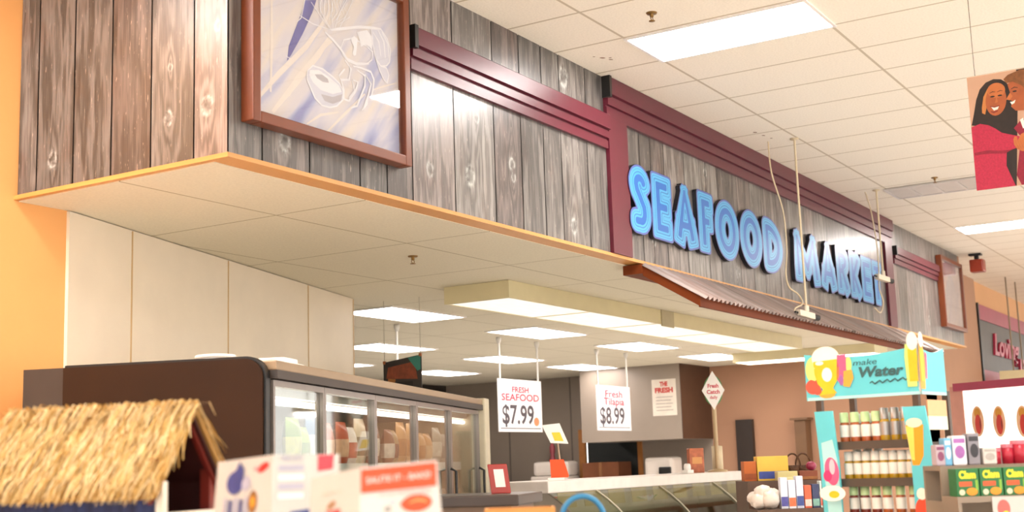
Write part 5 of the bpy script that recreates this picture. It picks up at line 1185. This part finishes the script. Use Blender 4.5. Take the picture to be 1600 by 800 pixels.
# ================================================================== PRODUCE RACK (between case and turquoise rack)
q0 = at(1228, 755, 7.2); zf = 1.475
hf = Fr((q0.x, q0.y, 0), gu, gv, (0, 0, 1))
t = thing('produce_rack', 'dark stepped rack of small groceries left of the turquoise rack', 'display rack', (q0.x, q0.y, 0)); mdk = mat('walnut_rack', '#5a4436', .6, .1)
part('top_board', MB().box(hf, (-.22, .18), (-.05, .35), (zf-.04, zf), mdk), t); part('lower_board', MB().box(hf, (-.22, .18), (-.30, -.05), (1.30, 1.33), mdk), t)
part('body', MB().box(hf, (-.22, .18), (-.05, .35), (0, zf-.04), mdk), t); part('front', MB().box(hf, (-.22, .18), (-.30, -.06), (0, 1.30), mdk), t)
def carton(x0, x1, v0, v1, z0, z1, c1, c2, name, label, cat):
    t = thing(name, label, cat, hf.p((x0+x1)/2, (v0+v1)/2, z0)); part('carton', MB().box(hf, (x0, x1), (v0, v1), (z0, z1), mat('crt_'+c1, c1, .5, .08), .003), t)
    f6 = Fr(hf.p((x0+x1)/2, v0-.0005, z0), gu, (0, 0, 1), -gv); w_, h_ = x1-x0, z1-z0; part('print_band', MB().box(f6, (-w_*.46, w_*.46), (h_*.08, h_*.38), (0, .001), mat('crtb_'+c2, c2, .5, .15, 40)), t)
carton(-.21, -.14, .10, .2, zf, zf+.11, '#b9601c', '#8a4212', 'grocery_box', 'small orange brown box at the end of the stepped rack', 'box')
carton(-.135, .04, .10, .2, zf, zf+.135, '#e2bb4a', '#3f4f9c', 'grocery_box', 'yellow box with a blue band on the stepped rack', 'box')
carton(-.05, .06, -.04, .05, zf, zf+.05, '#c9bf84', '#d8d09a', 'grocery_box', 'low pale green tray before the yellow box', 'tray')
carton(.07, .17, -.04, .05, zf, zf+.05, '#7a3a1c', '#8f5a24', 'grocery_box', 'low red brown tray next to the turquoise rack', 'tray')
for i, x in enumerate((.075, .135)):
    t = thing('wicker_basket', ['dark wicker basket right of the yellow box', 'dark wicker basket touching the turquoise rack'][i], 'basket', hf.p(x, .15, zf), 'wicker baskets on the stepped rack')
    part('basket_body', MB().lathe(hf.p(x, .15, zf), [(0, 0), (.035, 0), (.045, .08), (.041, .08), (.032, .008), (0, .008)], mat('dark_wicker', '#4a2c12', .8, .3, 60, bump=.5, bscale=150), 18), t)
    part('handle', MB().tube([hf.p(x+.043*math.cos(a), .15, zf+.075+.07*math.sin(a)) for a in [math.pi*k/14 for k in range(15)]], .005, mat('dark_wicker', '#4a2c12', .8, .3, 60), 8), t)
single('fruit', MB().blob(hf.p(.15, .02, zf+.075), .03, .03, .026, mat('plum_skin', '#8a2444', .35, .1)), 'round plum coloured fruit on the low red brown tray', 'fruit')
cols = [('#dfe4f0', '#5a5aa8'), ('#e8ecf6', '#ef7a50'), ('#d8dcec', '#4a5a9c'), ('#e46a4a', '#f0d8cc'), ('#3c4468', '#7fb0a4'), ('#cfe0dc', '#e26a54')]
wn = ['white and violet', 'white and coral', 'pale blue', 'coral', 'navy', 'mint']
for i in range(6):
    x0 = -.075+i*.042
    carton(x0, x0+.038, -.22, -.16, 1.33, 1.33+(.165, .15, .17, .12, .125, .14)[i], cols[i][0], cols[i][1], 'grocery_box', f'{wn[i]} packet on the lower step beside the turquoise rack', 'packet')
for i, (dx, dv, r_) in enumerate(((-.19, -.20, .055), (-.13, -.22, .05), (-.16, -.14, .05))):
    pass
m = MB(); mpb = mat('crumpled_white_plastic', '#ddd3c8', .35, .05, bump=.5, bscale=30)
for (bx_, bv_, bz_, r1, r2) in ((-.185, -.19, .045, .06, .045), (-.13, -.20, .05, .065, .05), (-.16, -.17, .085, .06, .042), (-.115, -.17, .075, .04, .035), (-.20, -.16, .06, .035, .035)): m.blob(hf.p(bx_, bv_, 1.33+bz_), r1, .05, r2, mpb, 18, .09)
single('plastic_bag', m, 'crumpled white plastic bag at the end of the lower step', 'bag')
